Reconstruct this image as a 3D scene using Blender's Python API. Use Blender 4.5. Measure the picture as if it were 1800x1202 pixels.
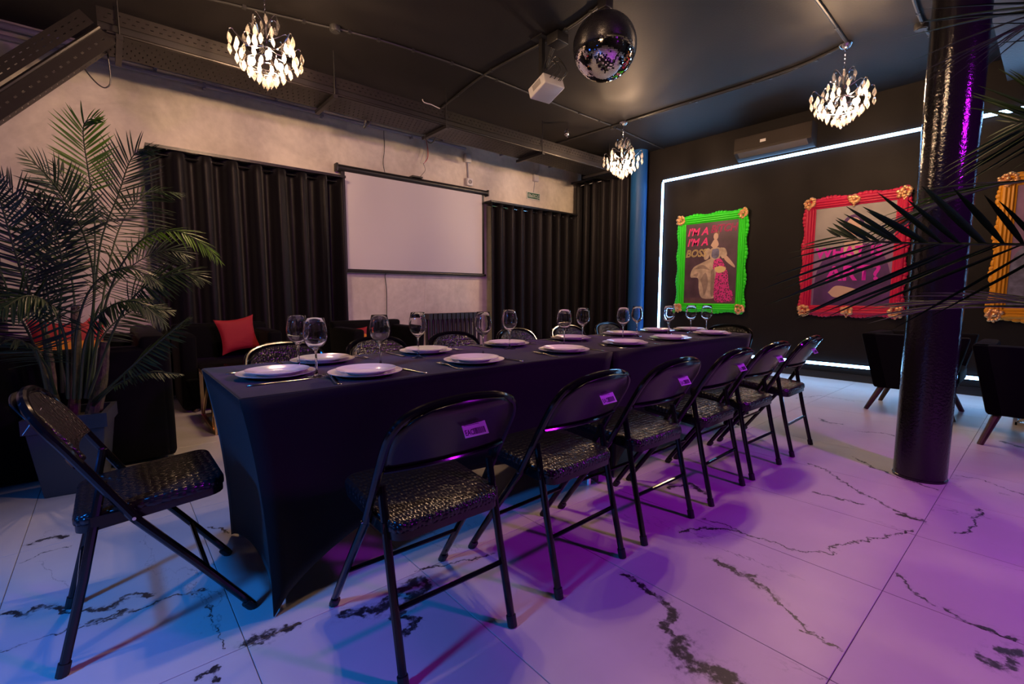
import bpy, bmesh, math, random
from mathutils import Vector, Matrix, Euler
for o in list(bpy.data.objects): bpy.data.objects.remove(o, do_unlink=True)
SC = bpy.context.scene
COL = SC.collection
R = math.radians
PI = math.pi

# ------------------------------------------------------------------ camera
cam_d = bpy.data.cameras.new('camera'); cam = bpy.data.objects.new('camera', cam_d); COL.objects.link(cam)
YAW, PIT, CAMH = R(49.35), R(5.8), 1.06
cam.location = (0, 0, CAMH)
cam.rotation_euler = (R(90) - PIT, 0, YAW - R(90))
cam_d.sensor_width = 36; cam_d.sensor_fit = 'HORIZONTAL'; cam_d.lens = 36 * 823 / 1800
cam_d.clip_start = .02
SC.camera = cam
# ------------------------------------------------------------------ view, world, exposure
SC.view_settings.view_transform = 'Standard'
SC.view_settings.look = 'None'
SC.view_settings.gamma = 1
SC.view_settings.use_curve_mapping = False
SC.view_settings.exposure = -0.4
w = bpy.data.worlds.new('world'); SC.world = w; w.use_nodes = True
w.node_tree.nodes['Background'].inputs[0].default_value = (.02, .02, .03, 1)
w.node_tree.nodes['Background'].inputs[1].default_value = .3
# light levels (the lamps themselves are built further down, in their fixtures)
BULB = 3000.0          # chandelier bulbs
LED_WHITE = 34.0      # icy LED outline on the poster wall
LED_BLUE = 6.0       # blue LED outlines on the wall beside the camera
PURPLE_W = 360.0      # violet stage lamp behind the camera
BLUE_W = 400.0         # blue stage lamp beside the camera
WARM = (1.0, .62, .36)

# ------------------------------------------------------------------ materials
MATS = {}
def newmat(name):
    m = bpy.data.materials.new(name); m.use_nodes = True; MATS[name] = m
    return m, m.node_tree.nodes, m.node_tree.links, m.node_tree.nodes['Principled BSDF']
def pm(name, col, rough=.5, metal=0., bump=None, var=None, spec=None, coat=0., sheen=0.):
    """principled; bump=(scale,strength[,type]); var=(scale,amount) mottled colour"""
    m, N, L, b = newmat(name)
    b.inputs['Base Color'].default_value = (*col, 1)
    b.inputs['Roughness'].default_value = rough
    b.inputs['Metallic'].default_value = metal
    if spec is not None: b.inputs['Specular IOR Level'].default_value = spec
    if coat: b.inputs['Coat Weight'].default_value = coat; b.inputs['Coat Roughness'].default_value = .08
    if sheen: b.inputs['Sheen Weight'].default_value = sheen; b.inputs['Sheen Roughness'].default_value = .4
    tc = N.new('ShaderNodeTexCoord')
    if var:
        n = N.new('ShaderNodeTexNoise'); n.inputs['Scale'].default_value = var[0]; n.inputs['Detail'].default_value = 6
        L.new(tc.outputs['Object'], n.inputs['Vector'])
        r = N.new('ShaderNodeValToRGB'); r.color_ramp.elements[0].position = .3; r.color_ramp.elements[1].position = .7
        a = var[1]
        r.color_ramp.elements[0].color = (*[max(0, c * (1 - a)) for c in col], 1)
        r.color_ramp.elements[1].color = (*[min(1, c * (1 + a)) for c in col], 1)
        L.new(n.outputs['Fac'], r.inputs['Fac']); L.new(r.outputs['Color'], b.inputs['Base Color'])
    if bump:
        if len(bump) > 2 and bump[2] == 'voronoi':
            n = N.new('ShaderNodeTexVoronoi'); n.feature = 'DISTANCE_TO_EDGE'; out = n.outputs['Distance']
        else:
            n = N.new('ShaderNodeTexNoise'); n.inputs['Detail'].default_value = 4; out = n.outputs['Fac']
        n.inputs['Scale'].default_value = bump[0]
        L.new(tc.outputs['Object'], n.inputs['Vector'])
        bp = N.new('ShaderNodeBump'); bp.inputs['Strength'].default_value = bump[1]; bp.inputs['Distance'].default_value = .01
        L.new(out, bp.inputs['Height']); L.new(bp.outputs['Normal'], b.inputs['Normal'])
    return m
def em(name, col, strength):
    m, N, L, b = newmat(name)
    b.inputs['Base Color'].default_value = (*[min(1, c) for c in col], 1)
    b.inputs['Emission Color'].default_value = (*col, 1); b.inputs['Emission Strength'].default_value = strength
    return m

M_ceil = pm('ceiling_paint', (.0078, .0066, .0064), .62, var=(1.5, .15), bump=(60, .08), spec=.3)
M_dark = pm('wall_dark_paint', (.0075, .0063, .0062), .65, var=(2, .15), bump=(90, .1), spec=.2)
M_black = pm('black_paint', (.012, .011, .012), .4)
M_plaster = None
def make_plaster():
    m, N, L, b = newmat('plaster')
    tc = N.new('ShaderNodeTexCoord')
    n1 = N.new('ShaderNodeTexNoise'); n1.inputs['Scale'].default_value = 1.6; n1.inputs['Detail'].default_value = 9; n1.inputs['Roughness'].default_value = .62; n1.inputs['Distortion'].default_value = .8
    n2 = N.new('ShaderNodeTexNoise'); n2.inputs['Scale'].default_value = 14; n2.inputs['Detail'].default_value = 6
    L.new(tc.outputs['Object'], n1.inputs['Vector']); L.new(tc.outputs['Object'], n2.inputs['Vector'])
    mx = N.new('ShaderNodeMath'); mx.operation = 'MULTIPLY_ADD'; mx.inputs[1].default_value = .3
    L.new(n2.outputs['Fac'], mx.inputs[0]); L.new(n1.outputs['Fac'], mx.inputs[2])
    r = N.new('ShaderNodeValToRGB')
    r.color_ramp.elements[0].position = .45; r.color_ramp.elements[0].color = (.50, .455, .40, 1)
    r.color_ramp.elements[1].position = .82; r.color_ramp.elements[1].color = (.76, .70, .62, 1)
    L.new(mx.outputs[0], r.inputs['Fac']); L.new(r.outputs['Color'], b.inputs['Base Color'])
    b.inputs['Roughness'].default_value = .75
    bp = N.new('ShaderNodeBump'); bp.inputs['Strength'].default_value = .15; bp.inputs['Distance'].default_value = .01
    L.new(n2.outputs['Fac'], bp.inputs['Height']); L.new(bp.outputs['Normal'], b.inputs['Normal'])
    return m
M_plaster = make_plaster()
M_tray = pm('tray_painted_steel', (.015, .0125, .0115), .45, .3)
M_pipe = pm('grey_lilac_pipe', (.30, .29, .36), .35)
M_cable = pm('black_cable', (.02, .02, .02), .45)
M_wirew = pm('white_wire', (.6, .56, .54), .5)
M_wirer = pm('red_wire', (.5, .05, .04), .5)
M_curtain = pm('curtain_velvet', (.0055, .0044, .0062), .5, sheen=.12, bump=(220, .15), spec=.2)
M_screen = pm('screen_fabric', (.60, .57, .60), .8)
M_white = pm('white_plastic', (.62, .60, .62), .4)
M_iron = pm('radiator_enamel', (.025, .022, .025), .4)
M_velvet = pm('black_velvet', (.003, .003, .004), .8, sheen=.02, spec=.1)
M_redv = pm('red_velvet', (.32, .004, .018), .7, sheen=.15, bump=(160, .2))
M_orange = pm('orange_print', (.75, .26, .01), .7)
M_gold = pm('gold_metal', (.75, .55, .26), .28, 1.)
M_chrome = pm('chrome', (.8, .8, .82), .12, 1.)
M_steel = pm('cutlery_steel', (.75, .73, .71), .16, 1.)
M_frame = pm('black_gloss_tube', (.005, .005, .006), .13, spec=.45)
M_panel = pm('black_gloss_panel', (.010, .009, .011), .22, spec=.45)
M_rubber = pm('rubber', (.012, .012, .012), .6)
M_sticker = pm('sticker_paper', (.62, .60, .64), .5)
M_ink = pm('ink', (.03, .02, .04), .6)
M_cloth = pm('stretch_cloth', (.008, .0073, .0084), .8, bump=(700, .25), spec=.15, sheen=.15)
M_porc = pm('porcelain', (.72, .69, .69), .16, coat=.3)
M_pot = pm('planter_plastic', (.035, .040, .055), .5, bump=(120, .06))
M_soil = pm('soil', (.02, .014, .01), .9, bump=(60, .6))
M_wood = pm('dark_wood', (.05, .024, .016), .45, var=(12, .4))
M_paper = pm('poster_paper', (.07, .035, .06), .45, var=(5, .35))
M_ac = pm('dark_plastic', (.022, .017, .015), .5, spec=.3)
M_green = pm('frame_green', (.018, .74, .001), .5)
M_red = pm('frame_red', (.50, .002, .05), .5)
M_yellow = pm('frame_yellow', (.62, .26, .003), .5)
M_goldleaf = pm('gold_leaf', (.80, .44, .20), .38, .75, bump=(70, .4))
M_exit = pm('exit_green', (.005, .10, .045), .4)
M_exitw = pm('exit_white', (.62, .66, .6), .4)
M_mirror = pm('mirror_tile', (.92, .92, .94), .03, 1.)
M_core = pm('ball_core', (.03, .03, .03), .6)
def croc():
    m, N, L, b = newmat('crocodile_leather')
    b.inputs['Base Color'].default_value = (.010, .009, .011, 1); b.inputs['Roughness'].default_value = .24
    tc = N.new('ShaderNodeTexCoord'); mp = N.new('ShaderNodeMapping'); mp.inputs['Scale'].default_value = (48, 85, 60)
    L.new(tc.outputs['Object'], mp.inputs['Vector'])
    v = N.new('ShaderNodeTexVoronoi'); v.feature = 'F1'; v.inputs['Scale'].default_value = 1; v.inputs['Randomness'].default_value = .55
    L.new(mp.outputs['Vector'], v.inputs['Vector'])
    bp = N.new('ShaderNodeBump'); bp.inputs['Strength'].default_value = .9; bp.inputs['Distance'].default_value = .006; bp.invert = True
    L.new(v.outputs['Distance'], bp.inputs['Height']); L.new(bp.outputs['Normal'], b.inputs['Normal'])
    return m
M_croc = croc()
def pillarmat():
    m, N, L, b = newmat('gloss_black_hammered')
    b.inputs['Base Color'].default_value = (.010, .009, .011, 1); b.inputs['Roughness'].default_value = .12
    tc = N.new('ShaderNodeTexCoord'); n = N.new('ShaderNodeTexNoise'); n.inputs['Scale'].default_value = 75; n.inputs['Detail'].default_value = 3
    L.new(tc.outputs['Object'], n.inputs['Vector'])
    bp = N.new('ShaderNodeBump'); bp.inputs['Strength'].default_value = .22; bp.inputs['Distance'].default_value = .008
    L.new(n.outputs['Fac'], bp.inputs['Height']); L.new(bp.outputs['Normal'], b.inputs['Normal'])
    return m
M_pillar = pillarmat()
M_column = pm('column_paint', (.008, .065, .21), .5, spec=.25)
def glassmat():
    m, N, L, b = newmat('wine_glass')
    b.inputs['Base Color'].default_value = (1, 1, 1, 1); b.inputs['Roughness'].default_value = 0.
    b.inputs['Transmission Weight'].default_value = 1.; b.inputs['IOR'].default_value = 1.47
    return m
M_glass = glassmat()
def crystal():
    m, N, L, b = newmat('crystal')
    out = N['Material Output']
    tr = N.new('ShaderNodeBsdfTransparent'); tr.inputs[0].default_value = (1, .97, .93, 1)
    gl = N.new('ShaderNodeBsdfGlass'); gl.inputs['IOR'].default_value = 1.6; gl.inputs['Roughness'].default_value = .02
    tl = N.new('ShaderNodeBsdfTranslucent'); tl.inputs[0].default_value = (.9, .85, .8, 1)
    m1 = N.new('ShaderNodeMixShader'); m1.inputs[0].default_value = .32
    L.new(tr.outputs[0], m1.inputs[1]); L.new(gl.outputs[0], m1.inputs[2])
    m2 = N.new('ShaderNodeMixShader'); m2.inputs[0].default_value = .13
    L.new(m1.outputs[0], m2.inputs[1]); L.new(tl.outputs[0], m2.inputs[2])
    L.new(m2.outputs[0], out.inputs['Surface'])
    N.remove(b)
    return m
M_crystal = crystal()
M_bulb = em('bulb_glow', WARM, BULB)
M_led = em('led_icy', (.24, .54, 1.0), LED_WHITE)
M_ledb = em('led_blue', (.03, .16, 1.0), LED_BLUE)
M_ledp = em('led_lens_violet', (.5, .02, 1.0), 25)
M_ledbl = em('led_lens_blue', (.03, .15, 1.0), 12)
def leafmat(name, c1, c2):
    m, N, L, b = newmat(name)
    oi = N.new('ShaderNodeObjectInfo'); g = N.new('ShaderNodeNewGeometry')
    ad = N.new('ShaderNodeMath'); ad.operation = 'ADD'; L.new(oi.outputs['Random'], ad.inputs[0]); L.new(g.outputs['Random Per Island'], ad.inputs[1])
    fr = N.new('ShaderNodeMath'); fr.operation = 'FRACT'; L.new(ad.outputs[0], fr.inputs[0])
    r = N.new('ShaderNodeValToRGB'); r.color_ramp.elements[0].color = (*c1, 1); r.color_ramp.elements[1].color = (*c2, 1)
    L.new(fr.outputs[0], r.inputs['Fac']); L.new(r.outputs['Color'], b.inputs['Base Color'])
    b.inputs['Roughness'].default_value = .42
    return m
M_leaf = leafmat('palm_leaf', (.008, .026, .012), (.035, .075, .02))
M_leaf2 = leafmat('palm_leaf_green', (.035, .12, .005), (.11, .26, .014))
M_rach = pm('palm_rachis', (.035, .06, .02), .45)
M_trunk = pm('palm_trunk', (.09, .075, .035), .7, var=(30, .5), bump=(60, .5))

# ------------------------------------------------------------------ mesh helpers
class MB:
    def __init__(s): s.v = []; s.f = []; s.mi = None
    def add(s, vs, fs):
        o = len(s.v); s.v += [tuple(v) for v in vs]; s.f += [tuple(i + o for i in f) for f in fs]; return s
    def box(s, x0, x1, y0, y1, z0, z1, M=None):
        vs = [Vector((x, y, z)) for x in (x0, x1) for y in (y0, y1) for z in (z0, z1)]
        if M: vs = [M @ v for v in vs]
        return s.add(vs, [(0, 1, 3, 2), (4, 6, 7, 5), (0, 4, 5, 1), (2, 3, 7, 6), (0, 2, 6, 4), (1, 5, 7, 3)])
    def tube(s, pts, r, n=8, closed=False, caps=True):
        pts = [Vector(p) for p in pts]; k = len(pts)
        rs = r if isinstance(r, (list, tuple)) else [r] * k
        tang = []
        for i in range(k):
            a = pts[i - 1] if (i > 0 or closed) else pts[i]
            b = pts[(i + 1) % k] if (i < k - 1 or closed) else pts[i]
            t = (b - a); tang.append(t.normalized() if t.length > 1e-9 else Vector((0, 0, 1)))
        up = Vector((0, 0, 1)) if abs(tang[0].z) < .9 else Vector((1, 0, 0))
        nrm = tang[0].cross(up).normalized()
        vs = []
        for i in range(k):
            nrm = (nrm - tang[i] * nrm.dot(tang[i]))
            if nrm.length < 1e-6: nrm = tang[i].orthogonal()
            nrm.normalize(); bi = tang[i].cross(nrm)
            for j in range(n):
                a = 2 * PI * j / n; vs.append(pts[i] + (nrm * math.cos(a) + bi * math.sin(a)) * rs[i])
        fs = []
        for i in range(k if closed else k - 1):
            i2 = (i + 1) % k
            for j in range(n): fs.append((i * n + j, i * n + (j + 1) % n, i2 * n + (j + 1) % n, i2 * n + j))
        if caps and not closed:
            fs.append(tuple(range(n - 1, -1, -1))); fs.append(tuple((k - 1) * n + j for j in range(n)))
        return s.add(vs, fs)
    def lathe(s, prof, n=24, M=None, capb=True, capt=True):
        vs = []; fs = []; k = len(prof)
        for (r, z) in prof:
            for j in range(n):
                a = 2 * PI * j / n; v = Vector((r * math.cos(a), r * math.sin(a), z)); vs.append(M @ v if M else v)
        for i in range(k - 1):
            for j in range(n): fs.append((i * n + j, i * n + (j + 1) % n, (i + 1) * n + (j + 1) % n, (i + 1) * n + j))
        if capb: fs.append(tuple(range(n - 1, -1, -1)))
        if capt: fs.append(tuple((k - 1) * n + j for j in range(n)))
        return s.add(vs, fs)
    def prism(s, poly, a, b, axis='z'):
        """poly in the plane across axis, extruded from a to b"""
        def P(u, v, h): return {'z': (u, v, h), 'y': (u, h, v), 'x': (h, u, v)}[axis]
        n = len(poly)
        vs = [P(u, v, a) for u, v in poly] + [P(u, v, b) for u, v in poly]
        fs = [tuple(range(n - 1, -1, -1)), tuple(range(n, 2 * n))] + [(i, (i + 1) % n, n + (i + 1) % n, n + i) for i in range(n)]
        return s.add(vs, fs)
    def ball(s, c, r, n=10, m=6, sc=(1, 1, 1)):
        prof = [(r * math.sin(PI * i / m) + 1e-5, -r * math.cos(PI * i / m)) for i in range(m + 1)]
        M = Matrix.Translation(c) @ Matrix.Diagonal((*sc, 1))
        return s.lathe(prof, n, M, True, True)
    def mesh(s, name, smooth=35, recalc=True):
        me = bpy.data.meshes.new(name); me.from_pydata(s.v, [], s.f)
        if recalc:
            bm = bmesh.new(); bm.from_mesh(me); bmesh.ops.recalc_face_normals(bm, faces=bm.faces); bm.to_mesh(me); bm.free()
        if smooth: me.shade_smooth(); me.set_sharp_from_angle(angle=R(smooth))
        me.update(); return me
    def build(s, name, mat, parent=None, smooth=35, recalc=True):
        me = s.mesh(name, smooth, recalc); me.materials.append(mat)
        return link(name, me, parent)
def link(name, me, parent=None):
    o = bpy.data.objects.new(name, me); COL.objects.link(o)
    if parent: o.parent = parent
    return o
def rbox(name, x0, x1, y0, y1, z0, z1, bev, mat, parent=None, seg=3, taper=None, smooth=40, M=None):
    """bevelled box; taper=(sx,sy) scales the bottom face about its centre"""
    bm = bmesh.new()
    vs = []
    cx, cy = (x0 + x1) / 2, (y0 + y1) / 2
    for z in (z0, z1):
        t = taper if (taper and z == z0) else (1, 1)
        vs.append([bm.verts.new((cx + (x - cx) * t[0], cy + (y - cy) * t[1], z)) for x, y in ((x0, y0), (x1, y0), (x1, y1), (x0, y1))])
    b, t = vs
    bm.faces.new(b[::-1]); bm.faces.new(t)
    for i in range(4): bm.faces.new((b[i], b[(i + 1) % 4], t[(i + 1) % 4], t[i]))
    bmesh.ops.bevel(bm, geom=list(bm.edges), offset=bev, segments=seg, profile=.5, affect='EDGES')
    bmesh.ops.recalc_face_normals(bm, faces=bm.faces)
    if M: bmesh.ops.transform(bm, matrix=M, verts=bm.verts)
    me = bpy.data.meshes.new(name); bm.to_mesh(me); bm.free()
    if smooth: me.shade_smooth(); me.set_sharp_from_angle(angle=R(smooth))
    me.materials.append(mat)
    return link(name, me, parent)
def tag(o, label, cat, group=None):
    o['label'] = label; o['category'] = cat
    if group: o['group'] = group
    return o
def empty(name, loc=(0, 0, 0), rz=0):
    o = bpy.data.objects.new(name, None); COL.objects.link(o); o.location = loc; o.rotation_euler = (0, 0, rz); o.empty_display_size = .1
    return o
def struct(o): o['kind'] = 'structure'; return o
def copy_tree(o, parent=None):
    c = o.copy(); COL.objects.link(c)
    if parent: c.parent = parent
    for ch in list(o.children): copy_tree(ch, c)
    return c
def solid(o, t):
    m = o.modifiers.new('solidify', 'SOLIDIFY'); m.thickness = t; m.offset = 0; return o
def spline(pts, n):
    pts = [Vector(p) for p in pts]; out = []
    k = len(pts) - 1
    for i in range(n + 1):
        u = i / n * k; j = min(int(u), k - 1); t = u - j
        p1, p2 = pts[j], pts[j + 1]; p0 = pts[j - 1] if j > 0 else p1 * 2 - p2; p3 = pts[j + 2] if j + 2 <= k else p2 * 2 - p1
        out.append(.5 * ((2 * p1) + (p2 - p0) * t + (2 * p0 - 5 * p1 + 4 * p2 - p3) * t * t + (3 * p1 - p0 - 3 * p2 + p3) * t ** 3))
    return out
ORD = ['first', 'second', 'third', 'fourth', 'fifth', 'sixth']

# ------------------------------------------------------------------ the room
XL, XR, YB, YW, ZC = -2.9, 6.86, -3.1, 6.0, 3.37
fl = struct(MB().box(XL - .1, XR + .1, YB - .1, YW + .1, -.12, -.004).build('floor', pm('grout', (.10, .085, .085), .8), smooth=0))
# --- marble tiles 0.6 x 1.2 m laid in a plain grid
VEINS = [(-0.334, 2.217, -0.277, 2.154, 0.011), (-0.277, 2.154, -0.261, 2.192, 0.011), (-0.261, 2.192, -0.217, 2.166, 0.011), (-0.217, 2.166, -0.172, 2.1, 0.011), (-0.172, 2.1, -0.128, 2.078, 0.011), (-0.128, 2.078, -0.07, 2.02, 0.011), (-0.07, 2.02, -0.032, 2.047, 0.011), (-0.032, 2.047, 0.007, 2.066, 0.011), (0.007, 2.066, 0.053, 2.015, 0.011), (-0.315, 1.986, -0.243, 1.978, 0.004), (-0.243, 1.978, -0.152, 1.966, 0.004), (-0.152, 1.966, -0.084, 1.959, 0.004), (-0.084, 1.959, -0.011, 1.963, 0.004), (-0.126, 1.974, -0.033, 1.97, 0.006), (-0.033, 1.97, 0.003, 1.939, 0.006), (0.003, 1.939, 0.098, 1.963, 0.006), (0.098, 1.963, 0.213, 1.929, 0.006), (0.201, 1.846, 0.175, 1.773, 0.0035), (0.175, 1.773, 0.187, 1.658, 0.0035), (0.187, 1.658, 0.192, 1.574, 0.0035), (0.519, 1.477, 0.615, 1.424, 0.022), (0.615, 1.424, 0.712, 1.449, 0.022), (0.712, 1.449, 0.818, 1.476, 0.022), (0.818, 1.476, 0.817, 1.423, 0.022), (0.817, 1.423, 0.723, 1.386, 0.022), (0.723, 1.386, 0.649, 1.366, 0.022), (0.649, 1.366, 0.695, 1.29, 0.012), (0.695, 1.29, 0.624, 1.276, 0.012), (1.415, 1.001, 1.398, 0.902, 0.013), (1.398, 0.902, 1.396, 0.82, 0.013), (1.396, 0.82, 1.343, 0.752, 0.017), (1.343, 0.752, 1.288, 0.753, 0.017), (1.288, 0.753, 1.274, 0.676, 0.017), (1.274, 0.676, 1.218, 0.648, 0.034), (1.218, 0.648, 1.196, 0.606, 0.034), (1.196, 0.606, 1.241, 0.505, 0.034), (1.777, 0.817, 1.764, 0.75, 0.018), (1.764, 0.75, 1.752, 0.712, 0.018), (1.752, 0.712, 1.79, 0.655, 0.018), (1.764, 0.75, 1.749, 0.659, 0.014), (1.749, 0.659, 1.725, 0.6, 0.014), (1.725, 0.6, 1.697, 0.562, 0.014), (1.697, 0.562, 1.663, 0.514, 0.006), (1.663, 0.514, 1.608, 0.438, 0.006), (1.608, 0.438, 1.599, 0.351, 0.006), (2.082, 1.029, 2.092, 0.912, 0.006), (2.092, 0.912, 2.089, 0.762, 0.006), (2.089, 0.762, 2.092, 0.64, 0.006), (2.092, 0.64, 2.163, 0.568, 0.006), (2.163, 0.568, 2.189, 0.534, 0.006), (2.189, 0.534, 2.277, 0.527, 0.006), (2.277, 0.527, 2.404, 0.467, 0.006), (2.404, 0.467, 2.539, 0.414, 0.006), (2.539, 0.414, 2.683, 0.35, 0.006), (3.272, 0.953, 3.242, 0.851, 0.007), (3.242, 0.851, 3.114, 0.731, 0.007), (3.114, 0.731, 3.0, 0.624, 0.007), (3.0, 0.624, 2.903, 0.484, 0.007), (2.903, 0.484, 2.839, 0.364, 0.007), (2.84, 0.417, 2.848, 0.349, 0.02), (2.814, 0.784, 2.822, 0.656, 0.009), (2.822, 0.656, 2.844, 0.576, 0.009), (3.639, 0.802, 3.51, 0.683, 0.006), (3.51, 0.683, 3.451, 0.588, 0.006), (3.451, 0.588, 3.41, 0.476, 0.006), (3.41, 0.476, 3.375, 0.351, 0.006), (2.209, 0.329, 2.132, 0.272, 0.008), (2.132, 0.272, 2.071, 0.202, 0.008), (2.069, 0.165, 2.055, 0.129, 0.009), (2.055, 0.129, 2.046, 0.089, 0.009), (2.046, 0.089, 2.07, 0.009, 0.009), (1.876, 0.069, 1.869, 0.028, 0.022), (1.869, 0.028, 1.888, 0.001, 0.022), (1.888, 0.001, 1.953, 0.023, 0.022), (1.953, 0.023, 1.988, -0.012, 0.022), (3.21, 0.178, 2.992, 0.174, 0.007), (2.992, 0.174, 2.875, 0.192, 0.007), (2.875, 0.192, 2.794, 0.221, 0.007), (4.575, 1.269, 4.484, 1.181, 0.012), (4.484, 1.181, 4.493, 1.083, 0.012), (4.351, 0.971, 4.458, 0.779, 0.006), (4.458, 0.779, 4.324, 0.655, 0.006), (5.288, 1.68, 5.621, 1.573, 0.006), (5.621, 1.573, 5.576, 1.263, 0.006), (3.723, 0.319, 3.741, 0.225, 0.006), (3.741, 0.225, 3.622, 0.043, 0.006), (4.844, 0.174, 4.758, 0.082, 0.025), (0.461, 3.179, 0.524, 3.148, 0.01), (2.28, 1.311, 2.41, 1.282, 0.018), (2.41, 1.282, 2.351, 1.153, 0.018), (1.886, 1.021, 2.017, 0.955, 0.009), (2.017, 0.955, 2.088, 0.834, 0.009), (-0.327, 2.782, -0.268, 2.798, 0.012), (-0.268, 2.798, -0.203, 2.768, 0.012), (-0.327, 2.608, -0.267, 2.665, 0.004), (-0.267, 2.665, -0.197, 2.646, 0.004), (0.287, 2.461, 0.336, 2.345, 0.01), (0.245, 1.534, 0.309, 1.537, 0.014), (0.309, 1.537, 0.388, 1.519, 0.014), (0.122, 1.48, 0.162, 1.472, 0.008), (0.162, 1.472, 0.152, 1.442, 0.008), (0.839, 1.535, 0.957, 1.495, 0.005), (0.957, 1.495, 1.14, 1.435, 0.005)]
def seg_group():
    g = bpy.data.node_groups.new('vein_segment', 'ShaderNodeTree')
    for n, t, io in (('P', 'NodeSocketVector', 'INPUT'), ('A', 'NodeSocketVector', 'INPUT'), ('D', 'NodeSocketVector', 'INPUT'), ('Inv', 'NodeSocketFloat', 'INPUT'), ('W', 'NodeSocketFloat', 'INPUT'), ('Prev', 'NodeSocketFloat', 'INPUT'), ('Dist', 'NodeSocketFloat', 'OUTPUT')):
        g.interface.new_socket(n, in_out=io, socket_type=t)
    N, L = g.nodes, g.links
    gi = N.new('NodeGroupInput'); go = N.new('NodeGroupOutput')
    s1 = N.new('ShaderNodeVectorMath'); s1.operation = 'SUBTRACT'; L.new(gi.outputs['P'], s1.inputs[0]); L.new(gi.outputs['A'], s1.inputs[1])
    d = N.new('ShaderNodeVectorMath'); d.operation = 'DOT_PRODUCT'; L.new(s1.outputs[0], d.inputs[0]); L.new(gi.outputs['D'], d.inputs[1])
    m = N.new('ShaderNodeMath'); m.operation = 'MULTIPLY'; m.use_clamp = True; L.new(d.outputs['Value'], m.inputs[0]); L.new(gi.outputs['Inv'], m.inputs[1])
    sc = N.new('ShaderNodeVectorMath'); sc.operation = 'SCALE'; L.new(gi.outputs['D'], sc.inputs[0]); L.new(m.outputs[0], sc.inputs['Scale'])
    s2 = N.new('ShaderNodeVectorMath'); s2.operation = 'DISTANCE'; L.new(s1.outputs[0], s2.inputs[0]); L.new(sc.outputs[0], s2.inputs[1])
    dv = N.new('ShaderNodeMath'); dv.operation = 'DIVIDE'; L.new(s2.outputs['Value'], dv.inputs[0]); L.new(gi.outputs['W'], dv.inputs[1])
    mn = N.new('ShaderNodeMath'); mn.operation = 'MINIMUM'; L.new(dv.outputs[0], mn.inputs[0]); L.new(gi.outputs['Prev'], mn.inputs[1])
    L.new(mn.outputs[0], go.inputs['Dist'])
    return g
SEGG = seg_group()
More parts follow.
